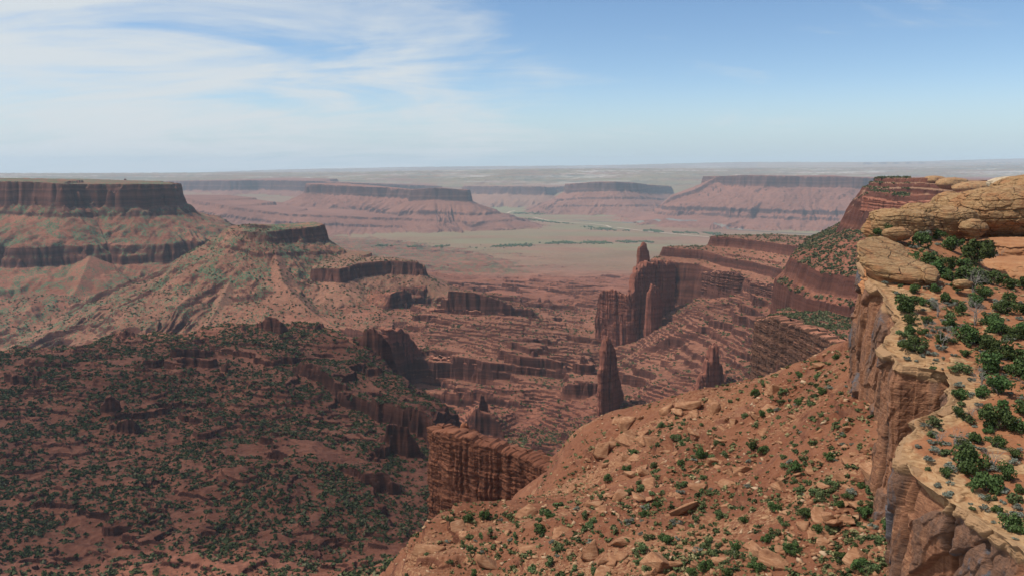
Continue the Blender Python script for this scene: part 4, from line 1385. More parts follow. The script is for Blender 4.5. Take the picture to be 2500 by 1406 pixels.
# ------------------------------------------------------------------ rounded caprock masses near the rim
def rock_mass(name, c, r, label, seed, mat, power=2.6, bed=.9, amp=.16, res=150, under=.25, groove=.5, cat='rock'):
    """a weathered sandstone mass: bedded, with an undercut foot"""
    nu, nv = int(res * 2), res
    th = np.linspace(0, 2 * np.pi, nu, endpoint=False)[:, None]
    ph = np.linspace(-np.pi / 2, np.pi / 2, nv)[None]
    cx_, cy_, cz_ = np.cos(th) * np.cos(ph), np.sin(th) * np.cos(ph), np.sin(ph) + 0 * th
    k = (np.abs(cx_) ** power + np.abs(cy_) ** power + np.abs(cz_) ** power) ** (-1 / power)
    ux, uy, uz = cx_ * k, cy_ * k, cz_ * k
    X, Y, Z = ux * r[0], uy * r[1], uz * r[2]
    m_ = min(r)
    f = 1 + amp * fbm3(X / m_ / 1.3 + seed, Y / m_ / 1.3, Z / m_ / 1.3, 4, seed)
    zz = Z + .25 * bed * fbm(X / 4, Y / 4, 2, seed + 3)
    bi = np.floor(zz / bed)
    bf = zz / bed - bi
    st = (vals(bi.astype(int) + seed * 13 + 90) - .5) * .5 - groove * np.exp(-((bf - .03) / .07) ** 2) * .6
    f2 = f * (1 - under * sstep(0.1, -.8, uz))
    horiz = (np.abs(uz) < .93)
    X2, Y2 = X * f2, Y * f2
    hl = np.hypot(X2, Y2) + 1e-6
    e = st * sstep(.97, .7, np.abs(uz)) * bed * .8 + .05 * m_ * fbm3(X / 1.4, Y / 1.4, Z / .7, 5, seed + 8, .6)
    blk, edg = cells((th + 0 * ph) * (r[0] / 2.2) + .8 * fbm(X / 3, Z / 3, 2, seed), Z / 2.6 + .3 * fbm(X / 3, Y / 3, 2, seed + 1), seed)
    e = e + ((blk - .5) * .5 - np.clip(.08 - edg, 0, 1) * 5) * min(1, m_ / 6) * sstep(.97, .75, np.abs(uz))
    X2, Y2 = X2 * (1 + e / hl), Y2 * (1 + e / hl)
    Z2 = Z * (1 + amp * .8 * fbm(X / m_, Y / m_, 3, seed + 5)) + .05 * fbm(X / .7, Y / .7, 3, seed + 6)
    V = np.stack([X2 + c[0], Y2 + c[1], Z2 + c[2]], -1).reshape(-1, 3)
    o = mesh_obj(name, V, grid_quads(nu, nv, True), mat, {'bare': np.ones(len(V))})
    tag(o, label, cat)
    return o


def outline_rock(name, outl, Y, prof, label, seed, mat, cat='rock', tilt=(0, 0), top=.12, amp=.35, beds=.0, n=360):
    """outl: pixels of the upper outline with their range; prof: (scale about the centre, height) rings from the top centre outwards and down"""
    P = np.array([W(p[0], p[1], p[2]) for p in outl])
    c = P.mean(0)
    L = np.r_[0, np.cumsum(np.hypot(*np.diff(np.r_[P, P[:1]][:, :2], axis=0).T))]
    s = np.linspace(0, L[-1], n, endpoint=False)
    Q2 = np.r_[P, P[:1]]
    x, y, z = (np.interp(s, L, Q2[:, i]) for i in range(3))
    k3 = np.ones(9) / 9
    x, y, z = (np.convolve(np.r_[a[-4:], a, a[:4]], k3, 'valid') for a in (x, y, z))
    rr = np.array(prof)
    t = np.linspace(0, 1, 150)
    acc = np.r_[0, np.cumsum(np.hypot(np.diff(rr[:, 0]) * 6, np.diff(rr[:, 1])))]
    acc /= acc[-1]
    sc, hz = np.interp(t, acc, rr[:, 0]), np.interp(t, acc, rr[:, 1])
    X = c[0] + (x[:, None] - c[0]) * sc[None]
    Yy = c[1] + (y[:, None] - c[1]) * sc[None]
    Zb = c[2] + (z[:, None] - c[2]) * np.minimum(sc, 1)[None] + hz[None]
    dx, dy = X - c[0], Yy - c[1]
    l = np.hypot(dx, dy) + 1e-6
    o = amp * fbm3(X / 3, Yy / 3, Zb / 3, 4, seed) * sstep(.2, .8, sc)[None]
    if beds:
        lay = (vals(np.floor(Zb / beds + .5 * fbm(X / 5, Yy / 5, 2, seed)).astype(int) + seed * 7 + 60) - .5) * .55 * beds
        o = o + lay * sstep(.8, .97, sc)[None]
    X, Yy = X + dx / l * o, Yy + dy / l * o
    Z = Zb + top * fbm(X / 2.2, Yy / 2.2, 4, seed + 4) * 2 + .04 * fbm(X / .5, Yy / .5, 3, seed + 5) + amp * .5 * fbm(X / 6, Yy / 6, 2, seed + 6)
    V = np.stack([X, Yy, Z], -1).reshape(-1, 3)
    ob = mesh_obj(name, V, grid_quads(n, 150, True), mat, {'bare': np.ones(len(V))})
    tag(ob, label, cat)
    return ob


def at(px, py, Y, dz=0, dy=0):
    x, y, z = W(px, py, Y)
    return (x, y + dy, z + dz)


SM = M['caprock']
SLAB = [(2091, 600, 139), (2097, 584, 144), (2120, 575, 148), (2160, 578, 149), (2200, 594, 147), (2228, 622, 143), (2252, 640, 139), (2282, 655, 135), (2290, 668, 132), (2280, 680, 129.5), (2240, 672, 129), (2190, 664, 130), (2140, 652, 131.5), (2108, 636, 134)]
outline_rock('rock_slab', SLAB, 140, [(0, .05), (.5, .05), (.955, .0), (.985, -.12), (1.0, -.45), (.995, -1.2), (.96, -1.6), (.82, -1.9), (.5, -2.1)], 'huge flat tan caprock slab overhanging the tip of the cliff', 3, SM, 'rock slab', top=.08, amp=.8, beds=.5)
outline_rock('rock_ledge', [(a + (2195 - a) * .16 + 4, b + 6, c + (138 - c) * .1) for a, b, c in SLAB], 140, [(0, -1.2), (.85, -1.3), (.95, -1.6), (.97, -2.6), (1.02, -3.4), (1.0, -4.4), (1.06, -5.2), (1.1, -6.8)], 'recessed dark orange bed carrying the huge flat slab', 5, M['wall_soft'], 'rock ledge', top=.05, amp=.5, beds=.45)
outline_rock('rock_slab', [(2244, 664, 131), (2262, 652, 134), (2285, 660, 133), (2296, 676, 130), (2284, 690, 127.5), (2258, 682, 128)], 130, [(0, .9), (.6, .85), (.93, .6), (1, .2), (.95, -.5), (.7, -.9)], 'broken pale flake lying on the inner corner of the huge slab', 6, SM, 'rock slab', top=.06, amp=.25, beds=.4, n=160)
rock_mass('rock_dome', at(2480, 532, 183, 0, 3), (12.6, 10, 6.9), 'biggest rounded tan sandstone dome with a shadowed overhang beneath', 7, SM, 2.9, 2.0, .20, 260, .42, .40, 'rock dome')
rock_mass('rock_dome', at(2545, 490, 200, 0, 4), (11, 9, 6.5), 'second tan dome stacked behind the biggest dome', 8, SM, 2.2, 1.8, .14, 120, .3, .25, 'rock dome')
rock_mass('rock_ledge', at(2500, 622, 170, 0, 2), (15.5, 8.5, 3.4), 'thick lip of orange slickrock directly under the dome overhang', 24, M['slick'], 2.6, 2.2, .14, 160, .1, .14, 'rock ledge')
rock_mass('rock_ledge', at(2490, 668, 158, -.8, 0), (13.5, 9.5, 4.2), 'smooth orange slickrock ramp under the biggest dome', 9, M['slick'], 2.1, 4.5, .10, 160, -.12, .08, 'rock ledge')
rock_mass('rock_ledge', at(2376, 560, 168, 0, 0), (2.9, 2.4, 2.1), 'round pillow of tan rock tucked beneath the biggest dome', 10, SM, 2.3, 1.6, .14, 90, .2, .2, 'rock ledge')
rock_mass('rock_ledge', at(2212, 552, 166, 0, 3), (6.4, 5, 3.3), 'sloping tan rock nose behind the juniper by the rim', 11, SM, 3.2, 1.0, .26, 180, .0, .6, 'rock ledge')
rock_mass('rock_ledge', at(2272, 538, 174, 0, 4), (4.4, 5, 3.4), 'cracked tan rock hump between the nose and the domes', 12, SM, 3.4, .8, .26, 160, .05, .6, 'rock ledge')
rock_mass('rock_ledge', at(2335, 548, 172, 0, 3), (5.6, 4.5, 3.6), 'blocky tan ledge at the foot of the leaning rib', 13, SM, 3.0, 1.1, .2, 140, .05, .5, 'rock ledge')
rock_mass('rock_dome', at(2350, 516, 188, 0, 5), (4.6, 7, 4.4), 'tall leaning tan rib against the biggest dome', 14, SM, 2.2, 2.0, .2, 120, .1, .3, 'rock dome')
rock_mass('rock_ledge', at(2190, 572, 152, 0), (2.6, 1.9, 1.3), 'layered rock stump among the shrubs by the rim', 15, SM, 2.4, .45, .2, 90, .1, .5, 'rock ledge')
rock_mass('rock_slab', at(2357, 688, 138, -.2), (3.4, 2.6, .8), 'low tan outcrop under a bare dead tree', 16, SM, 3.0, .5, .2, 90, .1, .5, 'rock slab')
rock_mass('rock_dome', at(2478, 452, 330, 0, 3), (8.5, 9, 3.4), 'whitish capped knoll far along the plateau', 17, M['white_rock'] if 'white_rock' in M else SM, 2.2, 1.2, .2, 100, .1, .6, 'rock dome')
rock_mass('rock_dome', at(2281, 441, 1180, 0, 0), (17, 14, 7), 'smooth pale dome sitting on the red promontory', 18, SM, 2.1, 3, .12, 80, .1, .2, 'rock dome')
rock_mass('rock_dome', at(2325, 449, 1120, 0, 0), (22, 15, 8.5), 'wide pale dome next to the smooth one on the promontory', 19, SM, 2.3, 2.4, .15, 80, .1, .3, 'rock dome')
rock_mass('rock_ledge', at(2390, 462, 1040, 0, 0), (34, 18, 10), 'reddish rock swell on the promontory towards the domes', 20, SM, 2.3, 2.4, .15, 80, .1, .3, 'rock ledge')
rock_mass('boulder', at(2350, 690, 126, -.2), (1.4, 1.2, .7), 'flat tan block among junipers below the dead tree', 22, SM, 2.6, .5, .2, 50, .1, .4, 'boulder')

# ------------------------------------------------------------------ boulders and plants
import bmesh


def project(x, y, z):
    cf = y * math.cos(PITCH) - z * math.sin(PITCH)
    cu = y * math.sin(PITCH) + z * math.cos(PITCH)
    return 1250 + FPX * x / cf, 703 - FPX * cu / cf


class Finder:
    """the point of a surface that the photograph shows at a pixel"""
    def __init__(s, X, Y, Z):
        s.X, s.Y, s.Z = X.ravel(), Y.ravel(), Z.ravel()
        s.px, s.py = project(s.X, s.Y, s.Z)

    def __call__(s, px, py):
        d = (s.px - px) ** 2 + (s.py - py) ** 2
        c = np.flatnonzero(d < max(16., d.min() * 1.5))
        i = c[np.argmin(s.Y[c])]
        return float(s.X[i]), float(s.Y[i]), float(s.Z[i])


FP = Finder(PX_, PY_, PZ_)
_tp = TN['P'][:, TN['P'][0, :, 1] < 330] if False else TN['P']
FT = Finder(_tp[..., 0], _tp[..., 1], _tp[..., 2])


def leaf_mat(name, c0, c1):
    m, t, b = new_mat(name, .7)
    oi = t.nodes.new('ShaderNodeObjectInfo')
    P = pos(t)
    n = noise(t, P, 2.5, 4, .7)
    c = ramp(t, n, [(.3, c0), (.7, c1)])
    hsv = t.nodes.new('ShaderNodeHueSaturation')
    t.links.new(c, hsv.inputs['Color'])
    t.links.new(math_node(t, 'MULTIPLY_ADD', oi.outputs['Random'], .5, .75), hsv.inputs['Value'])
    t.links.new(math_node(t, 'MULTIPLY_ADD', oi.outputs['Random'], .05, .475), hsv.inputs['Hue'])
    t.links.new(hsv.outputs[0], b.inputs['Base Color'])
    return m


M['juniper'] = leaf_mat('juniper_foliage', (.028, .048, .014), (.085, .125, .035))
M['sage'] = leaf_mat('sage_foliage', (.10, .11, .085), (.21, .22, .17))
M['shrub'] = leaf_mat('shrub_foliage', (.045, .065, .025), (.13, .16, .06))
M['bark'] = simple_rock('bark', (.06, .045, .035), (.12, .095, .075), (.2, .165, .14), 4, .02)
M['deadwood'] = simple_rock('deadwood', (.16, .14, .12), (.26, .23, .20), (.36, .33, .3), 4, .02)


def crown_mesh(seed, nleaf, lobes, flat=.8, leaf=.085):
    """leaf sprays spread through a few lobes; unit radius about 1, base at z=0"""
    r = np.random.default_rng(seed)
    cs = []
    for i in range(lobes):
        a = r.random() * 6.28
        d = r.random() ** .6 * .74
        cs.append((d * math.cos(a), d * math.sin(a), .22 + r.random() * .85 * flat, .18 + r.random() * .28))
    cs = np.array(cs)
    k = r.integers(0, lobes, nleaf)
    d = r.normal(size=(nleaf, 3))
    d /= np.linalg.norm(d, axis=1)[:, None]
    rad = cs[k, 3] * (.62 + .42 * r.random(nleaf))
    c = cs[k, :3] + d * rad[:, None] * (1, 1, flat)
    c[:, 2] = np.abs(c[:, 2]) + .02
    s = leaf * (.6 + .9 * r.random(nleaf))
    t1 = r.normal(size=(nleaf, 3))
    t1 /= np.linalg.norm(t1, axis=1)[:, None]
    t2 = np.cross(t1, d + r.normal(size=(nleaf, 3)) * .5)
    t2 /= np.linalg.norm(t2, axis=1)[:, None] + 1e-6
    v = np.stack([c - t1 * s[:, None] - t2 * s[:, None] * .6, c + t1 * s[:, None] - t2 * s[:, None] * .5, c + t1 * s[:, None] * .7 + t2 * s[:, None] * .7,
                  c - t1 * s[:, None] * .6 + t2 * s[:, None] * .8], 1).reshape(-1, 3)
    q = np.arange(nleaf * 4).reshape(-1, 4)
    return v, q


def limbs_mesh(seed, n, r0, length, up=.8, depth=2):
    """tapered crooked stems from the base"""
    r = random.Random(seed)
    V, Qd = [], []

    def stem(p, d, rad, ln_, lev):
        segs = 4
        ring0 = None
        for i in range(segs + 1):
            rr = rad * (1 - .75 * i / segs)
            ax = mathutils.Vector(d).normalized()
            s_ = ax.orthogonal().normalized()
            t_ = ax.cross(s_)
            b0 = len(V)
            for j in range(5):
                a = 2 * math.pi * j / 5
                V.append(tuple(mathutils.Vector(p) + s_ * math.cos(a) * rr + t_ * math.sin(a) * rr))
            if ring0 is not None:
                for j in range(5):
                    Qd.append((ring0 + j, ring0 + (j + 1) % 5, b0 + (j + 1) % 5, b0 + j))
            ring0 = b0
            if i < segs:
                p = tuple(p[k] + d[k] * ln_ / segs for k in range(3))
                d = tuple(d[k] + r.uniform(-.35, .35) for k in range(3))
                l = math.sqrt(sum(k * k for k in d))
                d = tuple(k / l for k in d)
                if lev < depth and i >= 1:
                    for _ in range(2):
                        dd = tuple(d[k] + r.uniform(-.9, .9) for k in range(3))
                        stem(p, dd, rr * .6, ln_ * .55, lev + 1)
    for i in range(n):
        a = 6.28 * i / n + r.random()
        stem((0, 0, -.05), (math.cos(a) * (1 - up), math.sin(a) * (1 - up), up), r0, length, 0 if depth else 9)
    return V, Qd


import mathutils


def raw_mesh(name, v, q, mat):
    o = mesh_obj(name, v, q, mat)
    C.objects.unlink(o)
    return o.data


def hidden_free(o):
    me = o.data
    return me


JUN = [(raw_mesh('crown', *crown_mesh(100 + i, 1700, 13, .9, .058), M['juniper']), raw_mesh('trunk', *limbs_mesh(200 + i, 3, .06, .75, .75, 1), M['bark'])) for i in range(7)]
SAG = [(raw_mesh('foliage', *crown_mesh(300 + i, 480, 7, .5, .07), M['sage']), raw_mesh('stems', *limbs_mesh(400 + i, 4, .025, .6, .5, 1), M['deadwood'])) for i in range(4)]
SHR = [(raw_mesh('foliage', *crown_mesh(500 + i, 560, 6, .8, .085), M['shrub']), raw_mesh('stems', *limbs_mesh(600 + i, 3, .035, .55, .7, 1), M['bark'])) for i in range(6)]
DEAD = [raw_mesh('branches', *limbs_mesh(700 + i, 2, .05, 1.2, .85, 3), M['deadwood']) for i in range(3)]
COUNT = {}


def place(kind, protos, parts, p, size, hz, label, cat, group):
    e = bpy.data.objects.new(kind, None)
    C.objects.link(e)
    e.empty_display_size = .2
    e.location = p
    e.rotation_euler = (0, 0, random.random() * 6.28)
    s = size / 2
    e.scale = (s * random.uniform(.9, 1.1), s * random.uniform(.9, 1.1), s * hz)
    tag(e, label, cat, group)
    pr = random.choice(protos)
    for nm, me in zip(parts, pr if isinstance(pr, tuple) else (pr,)):
        o = bpy.data.objects.new(nm, me)
        C.objects.link(o)
        o.parent = e
    COUNT[kind] = COUNT.get(kind, 0) + 1
    return e


def where_plat(px, py):
    if py < 640:
        return 'between the slab and the rock domes' if px < 2360 else 'at the foot of the rock domes'
    if py < 760:
        return 'behind the recess of the slab' if px < 2330 else 'in the thicket below the rock domes'
    if py < 880:
        return 'on the rim inland of the cliff tip' if px < 2330 else 'in the dense juniper belt of the plateau'
    if py < 1030:
        return 'beside the alcove of the cliff' if px < 2390 else 'inland of the cliff alcove'
    if py < 1180:
        return 'behind the split rim block' if px < 2390 else 'on the sand behind the split rim block'
    return 'on the nearest end of the plateau'


def where_talus(px, py):
    if px < 1350:
        return 'on the low western nose of the orange slope' if py > 1300 else 'on the slope edge above the red promontory'
    if px < 1700:
        return 'among the rubble of the orange slope' if py > 1200 else ('on the slope below the big boulder cluster' if py > 1060 else 'on the far crest of the orange slope')
    if px < 1960:
        return 'on the lowest stony part of the orange slope' if py > 1200 else ('on the bare red middle of the orange slope' if py > 1020 else 'near the crest below the dark buttress')
    return 'on the rubble near the cliff foot' if py > 1150 else ('on the red soil beside the cliff foot' if py > 960 else 'on the crest where the slope meets the cliff')


def size_word(s, a, b, w):
    return w[0] if s > b else (w[1] if s > a else w[2])


J1 = [(2227, 562, 38), (2145, 572, 26), (2172, 570, 30), (2378, 640, 76), (2328, 612, 48), (2338, 575, 24), (2227, 636, 30), (2262, 655, 62), (2290, 668, 46), (2247, 600, 50), (2293, 582, 32), (2316, 652, 38), (2233, 712, 34),
      (2213, 757, 58), (2256, 742, 26), (2372, 700, 72), (2424, 692, 48), (2489, 662, 42), (2447, 760, 54), (2378, 745, 38), (2316, 682, 32), (2310, 735, 32), (2498, 762, 44), (2412, 790, 46), (2437, 806, 48),
      (2222, 788, 36), (2219, 811, 32), (2262, 786, 26), (2253, 812, 26), (2316, 792, 38), (2353, 828, 62), (2227, 852, 58), (2301, 832, 32), (2424, 862, 62), (2475, 874, 48), (2415, 902, 60), (2480, 914, 62),
      (2438, 956, 66), (2347, 970, 40), (2395, 966, 38), (2338, 1014, 36), (2432, 1044, 70), (2486, 1050, 50), (2452, 992, 28), (2358, 866, 22), (2353, 1094, 42), (2381, 1076, 34), (2373, 1150, 88), (2405, 1194, 68),
      (2454, 1170, 56), (2432, 1086, 38), (2311, 1160, 32), (2478, 1290, 64), (2435, 1246, 26), (2489, 1196, 28), (2475, 1114, 38), (2418, 1052, 30), (2470, 820, 40), (2395, 838, 34), (2340, 760, 36), (2285, 708, 26), (2400, 728, 44),
      (2465, 700, 34), (2335, 700, 30), (2470, 735, 36), (2245, 470, 14), (2265, 478, 16), (2300, 475, 20), (2345, 470, 26), (2460, 480, 34), (2490, 490, 22), (2420, 485, 20), (2120, 572, 18), (2360, 655, 40), (2500, 700, 40), (2500, 820, 50), (2510, 940, 60), (2505, 1010, 50)]
for px, py, w in J1:
    p = FP(px, py)
    size = w / FPX * p[1] * 1.25
    place('juniper_tree', JUN, ('crown', 'trunk'), (p[0], p[1], p[2] - .1), size, random.uniform(.9, 1.2),
          '%s dark green juniper %s' % (size_word(size, 2.4, 4.2, ('broad', 'rounded', 'small')), where_plat(px, py)), 'juniper', 'junipers on the clifftop plateau')
S1 = [(2276, 1062, 36), (2316, 1084, 32), (2285, 1102, 40), (2305, 1106, 34), (2321, 1182, 28), (2400, 1214, 40), (2420, 1220, 30), (2475, 1240, 40), (2447, 1256, 34), (2358, 1026, 38), (2338, 940, 34), (2293, 852, 40), (2324, 906, 30), (2200, 590, 40), (2255, 575, 40)]
r_ = random.Random(3)
tries = 0
while len(S1) < 230 and tries < 6000:
    tries += 1
    px, py = r_.uniform(2150, 2500), r_.uniform(590, 1330)
    rimx = np.interp(py, [566, 655, 722, 771, 845, 893, 903, 948, 1000, 1030, 1067, 1120, 1172, 1208, 1276, 1362], [2165, 2112, 2152, 2192, 2153, 2196, 2310, 2320, 2300, 2238, 2216, 2206, 2232, 2290, 2392, 2510])
    if px < rimx + 22 or (py < 690 and px < 2210) or (py < 660 and px > 2400):
        continue
    if any(abs(px - a) < c * .5 and abs(py - b) < c * .3 for a, b, c in S1):
        continue
    S1.append((px, py, r_.choice((12, 15, 18, 22, 30)) * (1 + (py - 600) / 1400)))
for i, (px, py, w) in enumerate(S1):
    p = FP(px, py)
    size = w / FPX * p[1] * 1.1
    place('sage_bush', SAG if i % 3 else SHR, ('foliage', 'stems'), (p[0], p[1], p[2] - .05), size, .9,
          '%s %s low bush %s' % (size_word(size, .9, 1.5, ('wide', 'knee high', 'tiny')), 'grey green' if i % 3 else 'olive green', where_plat(px, py)), 'bush', 'low bushes on the clifftop plateau')
for px, py, w in [(2375, 712, 50), (2290, 1080, 34), (2330, 1085, 40), (2420, 1140, 46), (2300, 840, 40), (2395, 945, 44), (2290, 770, 40), (2380, 790, 60), (2270, 812, 30), (2440, 640, 30), (2350, 1130, 40), (2370, 1020, 34)]:
    p = FP(px, py)
    place('dead_tree', DEAD, ('branches',), p, w / FPX * p[1] * 1.3, 1.0, 'bare grey dead tree with twisted twigs %s' % where_plat(px, py), 'dead tree', 'bare dead trees on the clifftop plateau')

P6 = [(665, 1000, 80), (485, 1070, 65), (845, 1035, 85), (910, 1130, 75), (705, 1080, 50), (1180, 1040, 90), (1300, 1110, 70), (1340, 1140, 70), (1070, 935, 60), (1040, 985, 60), (775, 1235, 100), (1050, 1295, 100), (1165, 1340, 110),
      (1210, 1360, 50), (1115, 1220, 60), (450, 1225, 95), (360, 1220, 50), (270, 1330, 100), (200, 1360, 60), (570, 1330, 100), (400, 1370, 70), (630, 1180, 75), (500, 1290, 40), (985, 715, 80), (800, 775, 85), (1055, 580, 50), (540, 660, 80),
      (620, 680, 80), (805, 415, 65), (690, 500, 35), (610, 470, 60), (895, 200, 60), (910, 265, 50), (980, 325, 50), (1020, 150, 60), (570, 360, 60), (940, 350, 60), (810, 260, 60), (340, 560, 30), (395, 700, 50), (250, 700, 90), (150, 760, 60),
      (530, 740, 50), (95, 610, 40), (30, 540, 50), (765, 640, 30), (895, 545, 20), (780, 555, 30), (815, 578, 30), (1165, 880, 60), (1190, 825, 30), (810, 900, 40), (570, 835, 30), (630, 800, 25), (1370, 1365, 60), (60, 1180, 60), (110, 1100, 30)]
P5 = [(790, 1060, 70), (1190, 1130, 80), (1065, 1160, 45), (1380, 1185, 35), (690, 1310, 50), (825, 1385, 70), (565, 1265, 40), (880, 1250, 35), (965, 1275, 40), (820, 1260, 35), (690, 1070, 50), (1045, 1050, 55), (1250, 1050, 60), (1265, 1190, 55),
      (1290, 1280, 40), (1245, 1330, 45), (1165, 1270, 35), (1410, 1010, 50), (1490, 985, 45), (1865, 985, 60), (1790, 1040, 70), (1835, 930, 50), (1690, 1090, 35), (1630, 1140, 25), (1585, 840, 60), (1690, 790, 60), (1570, 740, 40), (1730, 700, 60),
      (1890, 540, 50), (1815, 580, 35), (1960, 610, 35), (1930, 1190, 80), (1890, 1170, 60), (1435, 1385, 35), (1375, 1370, 50), (2060, 1380, 60), (1070, 1110, 40), (980, 1070, 35), (880, 1045, 80), (675, 1190, 45), (770, 1225, 40), (585, 1345, 35)]
T1 = [(1600 + a * .431, 800 + b * .431 + c * .431 * .3, c * .431) for a, b, c in P6] + [(800 + a * .431, 800 + b * .431 + c * .431 * .3, c * .431) for a, b, c in P5]
CREST = ([1000, 1040, 1080, 1200, 1330, 1430, 1400, 1500, 1600, 1800, 1900, 2060, 2080, 2200], [1392, 1330, 1262, 1245, 1232, 1205, 1130, 1012, 985, 945, 920, 850, 1000, 1270])


def on_talus(px, py):
    if px < 2060:
        c = np.interp(px, [1000, 1040, 1080, 1200, 1330, 1430, 1435, 1500, 1600, 1800, 1900, 2060], [1392, 1330, 1265, 1250, 1238, 1210, 1110, 1016, 990, 950, 925, 856])
    else:
        c = np.interp(px, [2060, 2070, 2130, 2190, 2235], [856, 1000, 1130, 1270, 1320])
    return py > c + 2 and px < 2225


BIG = len(T1)
r_ = random.Random(5)
tries = 0
while len(T1) < 300 and tries < 20000:
    tries += 1
    px, py = r_.uniform(1010, 2200), r_.uniform(860, 1400)
    if not on_talus(px, py) or float(fbm(np.array([px / 120.]), np.array([py / 60.]), 2, 401)[0]) + r_.uniform(-.3, .3) < 0:
        continue
    T1.append((px, py, r_.choice((8, 10, 12, 15, 19)) * (1 + (py - 850) / 700)))
for i, (px, py, w) in enumerate(T1):
    p = FT(px, py)
    size = w / FPX * p[1] * 1.15
    big = i < BIG and w > 24
    place('juniper_tree' if big else 'shrub', JUN if big else (SHR if r_.random() < .8 else SAG), ('crown', 'trunk') if big else ('foliage', 'stems'), (p[0], p[1], p[2] - .1), size, random.uniform(.9, 1.15),
          '%s %s %s' % (size_word(size, 1.3, 2.3, ('large', 'medium', 'little')), 'dark green juniper bush' if big else 'dry green shrub', where_talus(px, py)), 'juniper' if big else 'shrub',
          'junipers scattered on the orange slope' if big else 'shrubs scattered on the orange slope')


# boulders
def boulder_mesh(seed, flat):
    r = random.Random(seed)
    bm = bmesh.new()
    for _ in range(18):
        v = mathutils.Vector((r.uniform(-1, 1), r.uniform(-.75, .75), r.uniform(-1, 1) * flat))
        bm.verts.new(v)
    res = bmesh.ops.convex_hull(bm, input=bm.verts)
    bmesh.ops.delete(bm, geom=list({g for g in res['geom_interior'] + res['geom_unused'] if isinstance(g, bmesh.types.BMVert)}), context='VERTS')
    bmesh.ops.bevel(bm, geom=list(bm.edges), offset=.05, segments=1, affect='EDGES')
    bmesh.ops.triangulate(bm, faces=bm.faces)
    bmesh.ops.subdivide_edges(bm, edges=bm.edges, cuts=1)
    for v in bm.verts:
        v.co *= 1 + .06 * mathutils.noise.noise(v.co * 2.2 + mathutils.Vector((seed, 0, 0)))
    me = bpy.data.meshes.new('boulder')
    bm.to_mesh(me)
    bm.free()
    me.materials.append(M['boulder'])
    return me


BLD = [boulder_mesh(i, (.35, .5, .7, .3)[i % 4]) for i in range(16)]
B1 = [(1600 + a * .431, 800 + b * .431, c * .431) for a, b, c in
      [(600, 1290, 160), (780, 1165, 80), (680, 1340, 75), (110, 1330, 150), (370, 1310, 120), (880, 805, 90), (800, 825, 80), (955, 885, 100), (680, 455, 90), (260, 795, 60), (140, 945, 80), (640, 315, 95), (880, 175, 70), (955, 145, 45),
       (930, 215, 80), (555, 1125, 90), (850, 1110, 70), (940, 1220, 110), (230, 1160, 60), (1080, 670, 60), (1000, 690, 50), (260, 890, 70), (370, 630, 80), (220, 490, 80), (80, 530, 60), (1110, 620, 60), (640, 370, 60), (450, 790, 60)]]
B1 += [(800 + a * .431, 800 + b * .431, c * .431) for a, b, c in
       [(1680, 735, 70), (1650, 770, 70), (1705, 765, 60), (1750, 745, 60), (1480, 790, 60), (1935, 535, 60), (1965, 705, 50), (1995, 955, 70), (1810, 960, 40), (1820, 1115, 40), (1800, 1325, 60), (2000, 1330, 110), (1370, 920, 110), (1440, 950, 70),
        (1520, 1060, 60), (1490, 1310, 40), (1935, 1395, 90), (1660, 1370, 50), (560, 1190, 50), (600, 1150, 40), (430, 1385, 40), (1555, 895, 50)]]
r_ = random.Random(9)
tries = 0
while len(B1) < 300 and tries < 20000:
    tries += 1
    px, py = r_.uniform(1010, 2215), r_.uniform(860, 1404)
    if not on_talus(px, py):
        continue
    band = float(fbm(np.array([(px + py * 1.3) / 500.]), np.array([(py - px * .45) / 150.]), 2, 411)[0])
    if band + r_.uniform(-.35, .35) < -.02:
        continue
    B1.append((px, py, (10 + r_.random() ** 3 * 52) * (1 + (py - 850) / 900)))
TONES = ('reddish', 'tan', 'brown')
for i, (px, py, w) in enumerate(B1):
    p = FT(px, py)
    size = w / FPX * p[1]
    k = r_.randrange(16)
    o = bpy.data.objects.new('boulder', BLD[k])
    C.objects.link(o)
    o.location = (p[0], p[1], p[2] + size * .02)
    s = size / 2
    o.scale = (s, s * r_.uniform(.8, 1.2), s * r_.uniform(.8, 1.2))
    o.rotation_euler = (r_.uniform(-.35, .35), r_.uniform(-.1, .6), r_.random() * 6.28)
    tag(o, '%s %s sandstone boulder %s' % (size_word(size, 1.1, 2.4, ('huge', 'mid sized', 'small')), 'slabby' if k % 4 in (0, 3) else 'blocky', where_talus(px, py)), 'boulder', 'boulders on the orange slope')


def scatter_mesh(name, protos, pts, sizes, mat, rot_flat=False, seed=0, squash=1.0, label=None):
    """many small copies joined into one mesh"""
    r = np.random.default_rng(seed)
    VV, TT, off, tint = [], [], 0, []
    k = r.integers(0, len(protos), len(pts))
    for j, (pv, pt) in enumerate(protos):
        idx = np.flatnonzero(k == j)
        if not len(idx):
            continue
        n = len(idx)
        a = r.random(n) * 6.28
        ca, sa = np.cos(a), np.sin(a)
        x = pv[None, :, 0] * ca[:, None] - pv[None, :, 1] * sa[:, None]
        y = pv[None, :, 0] * sa[:, None] + pv[None, :, 1] * ca[:, None]
        z = np.repeat(pv[None, :, 2], n, 0) * squash
        if rot_flat:
            z = z + x * r.uniform(-.4, .4, n)[:, None]
        s = sizes[idx][:, None]
        v = np.stack([x * s + pts[idx, 0:1], y * s + pts[idx, 1:2], z * s + pts[idx, 2:3]], -1)
        VV.append(v.reshape(-1, 3))
        TT.append((pt[None] + (np.arange(n) * len(pv))[:, None, None] + off).reshape(-1, 3))
        tint.append(np.repeat(r.random(n), len(pv)))
        off += n * len(pv)
    o = mesh_obj(name, np.concatenate(VV), None, mat, {'tint': np.concatenate(tint)}, tris=np.concatenate(TT))
    tag(o, label, kind='stuff')
    return o


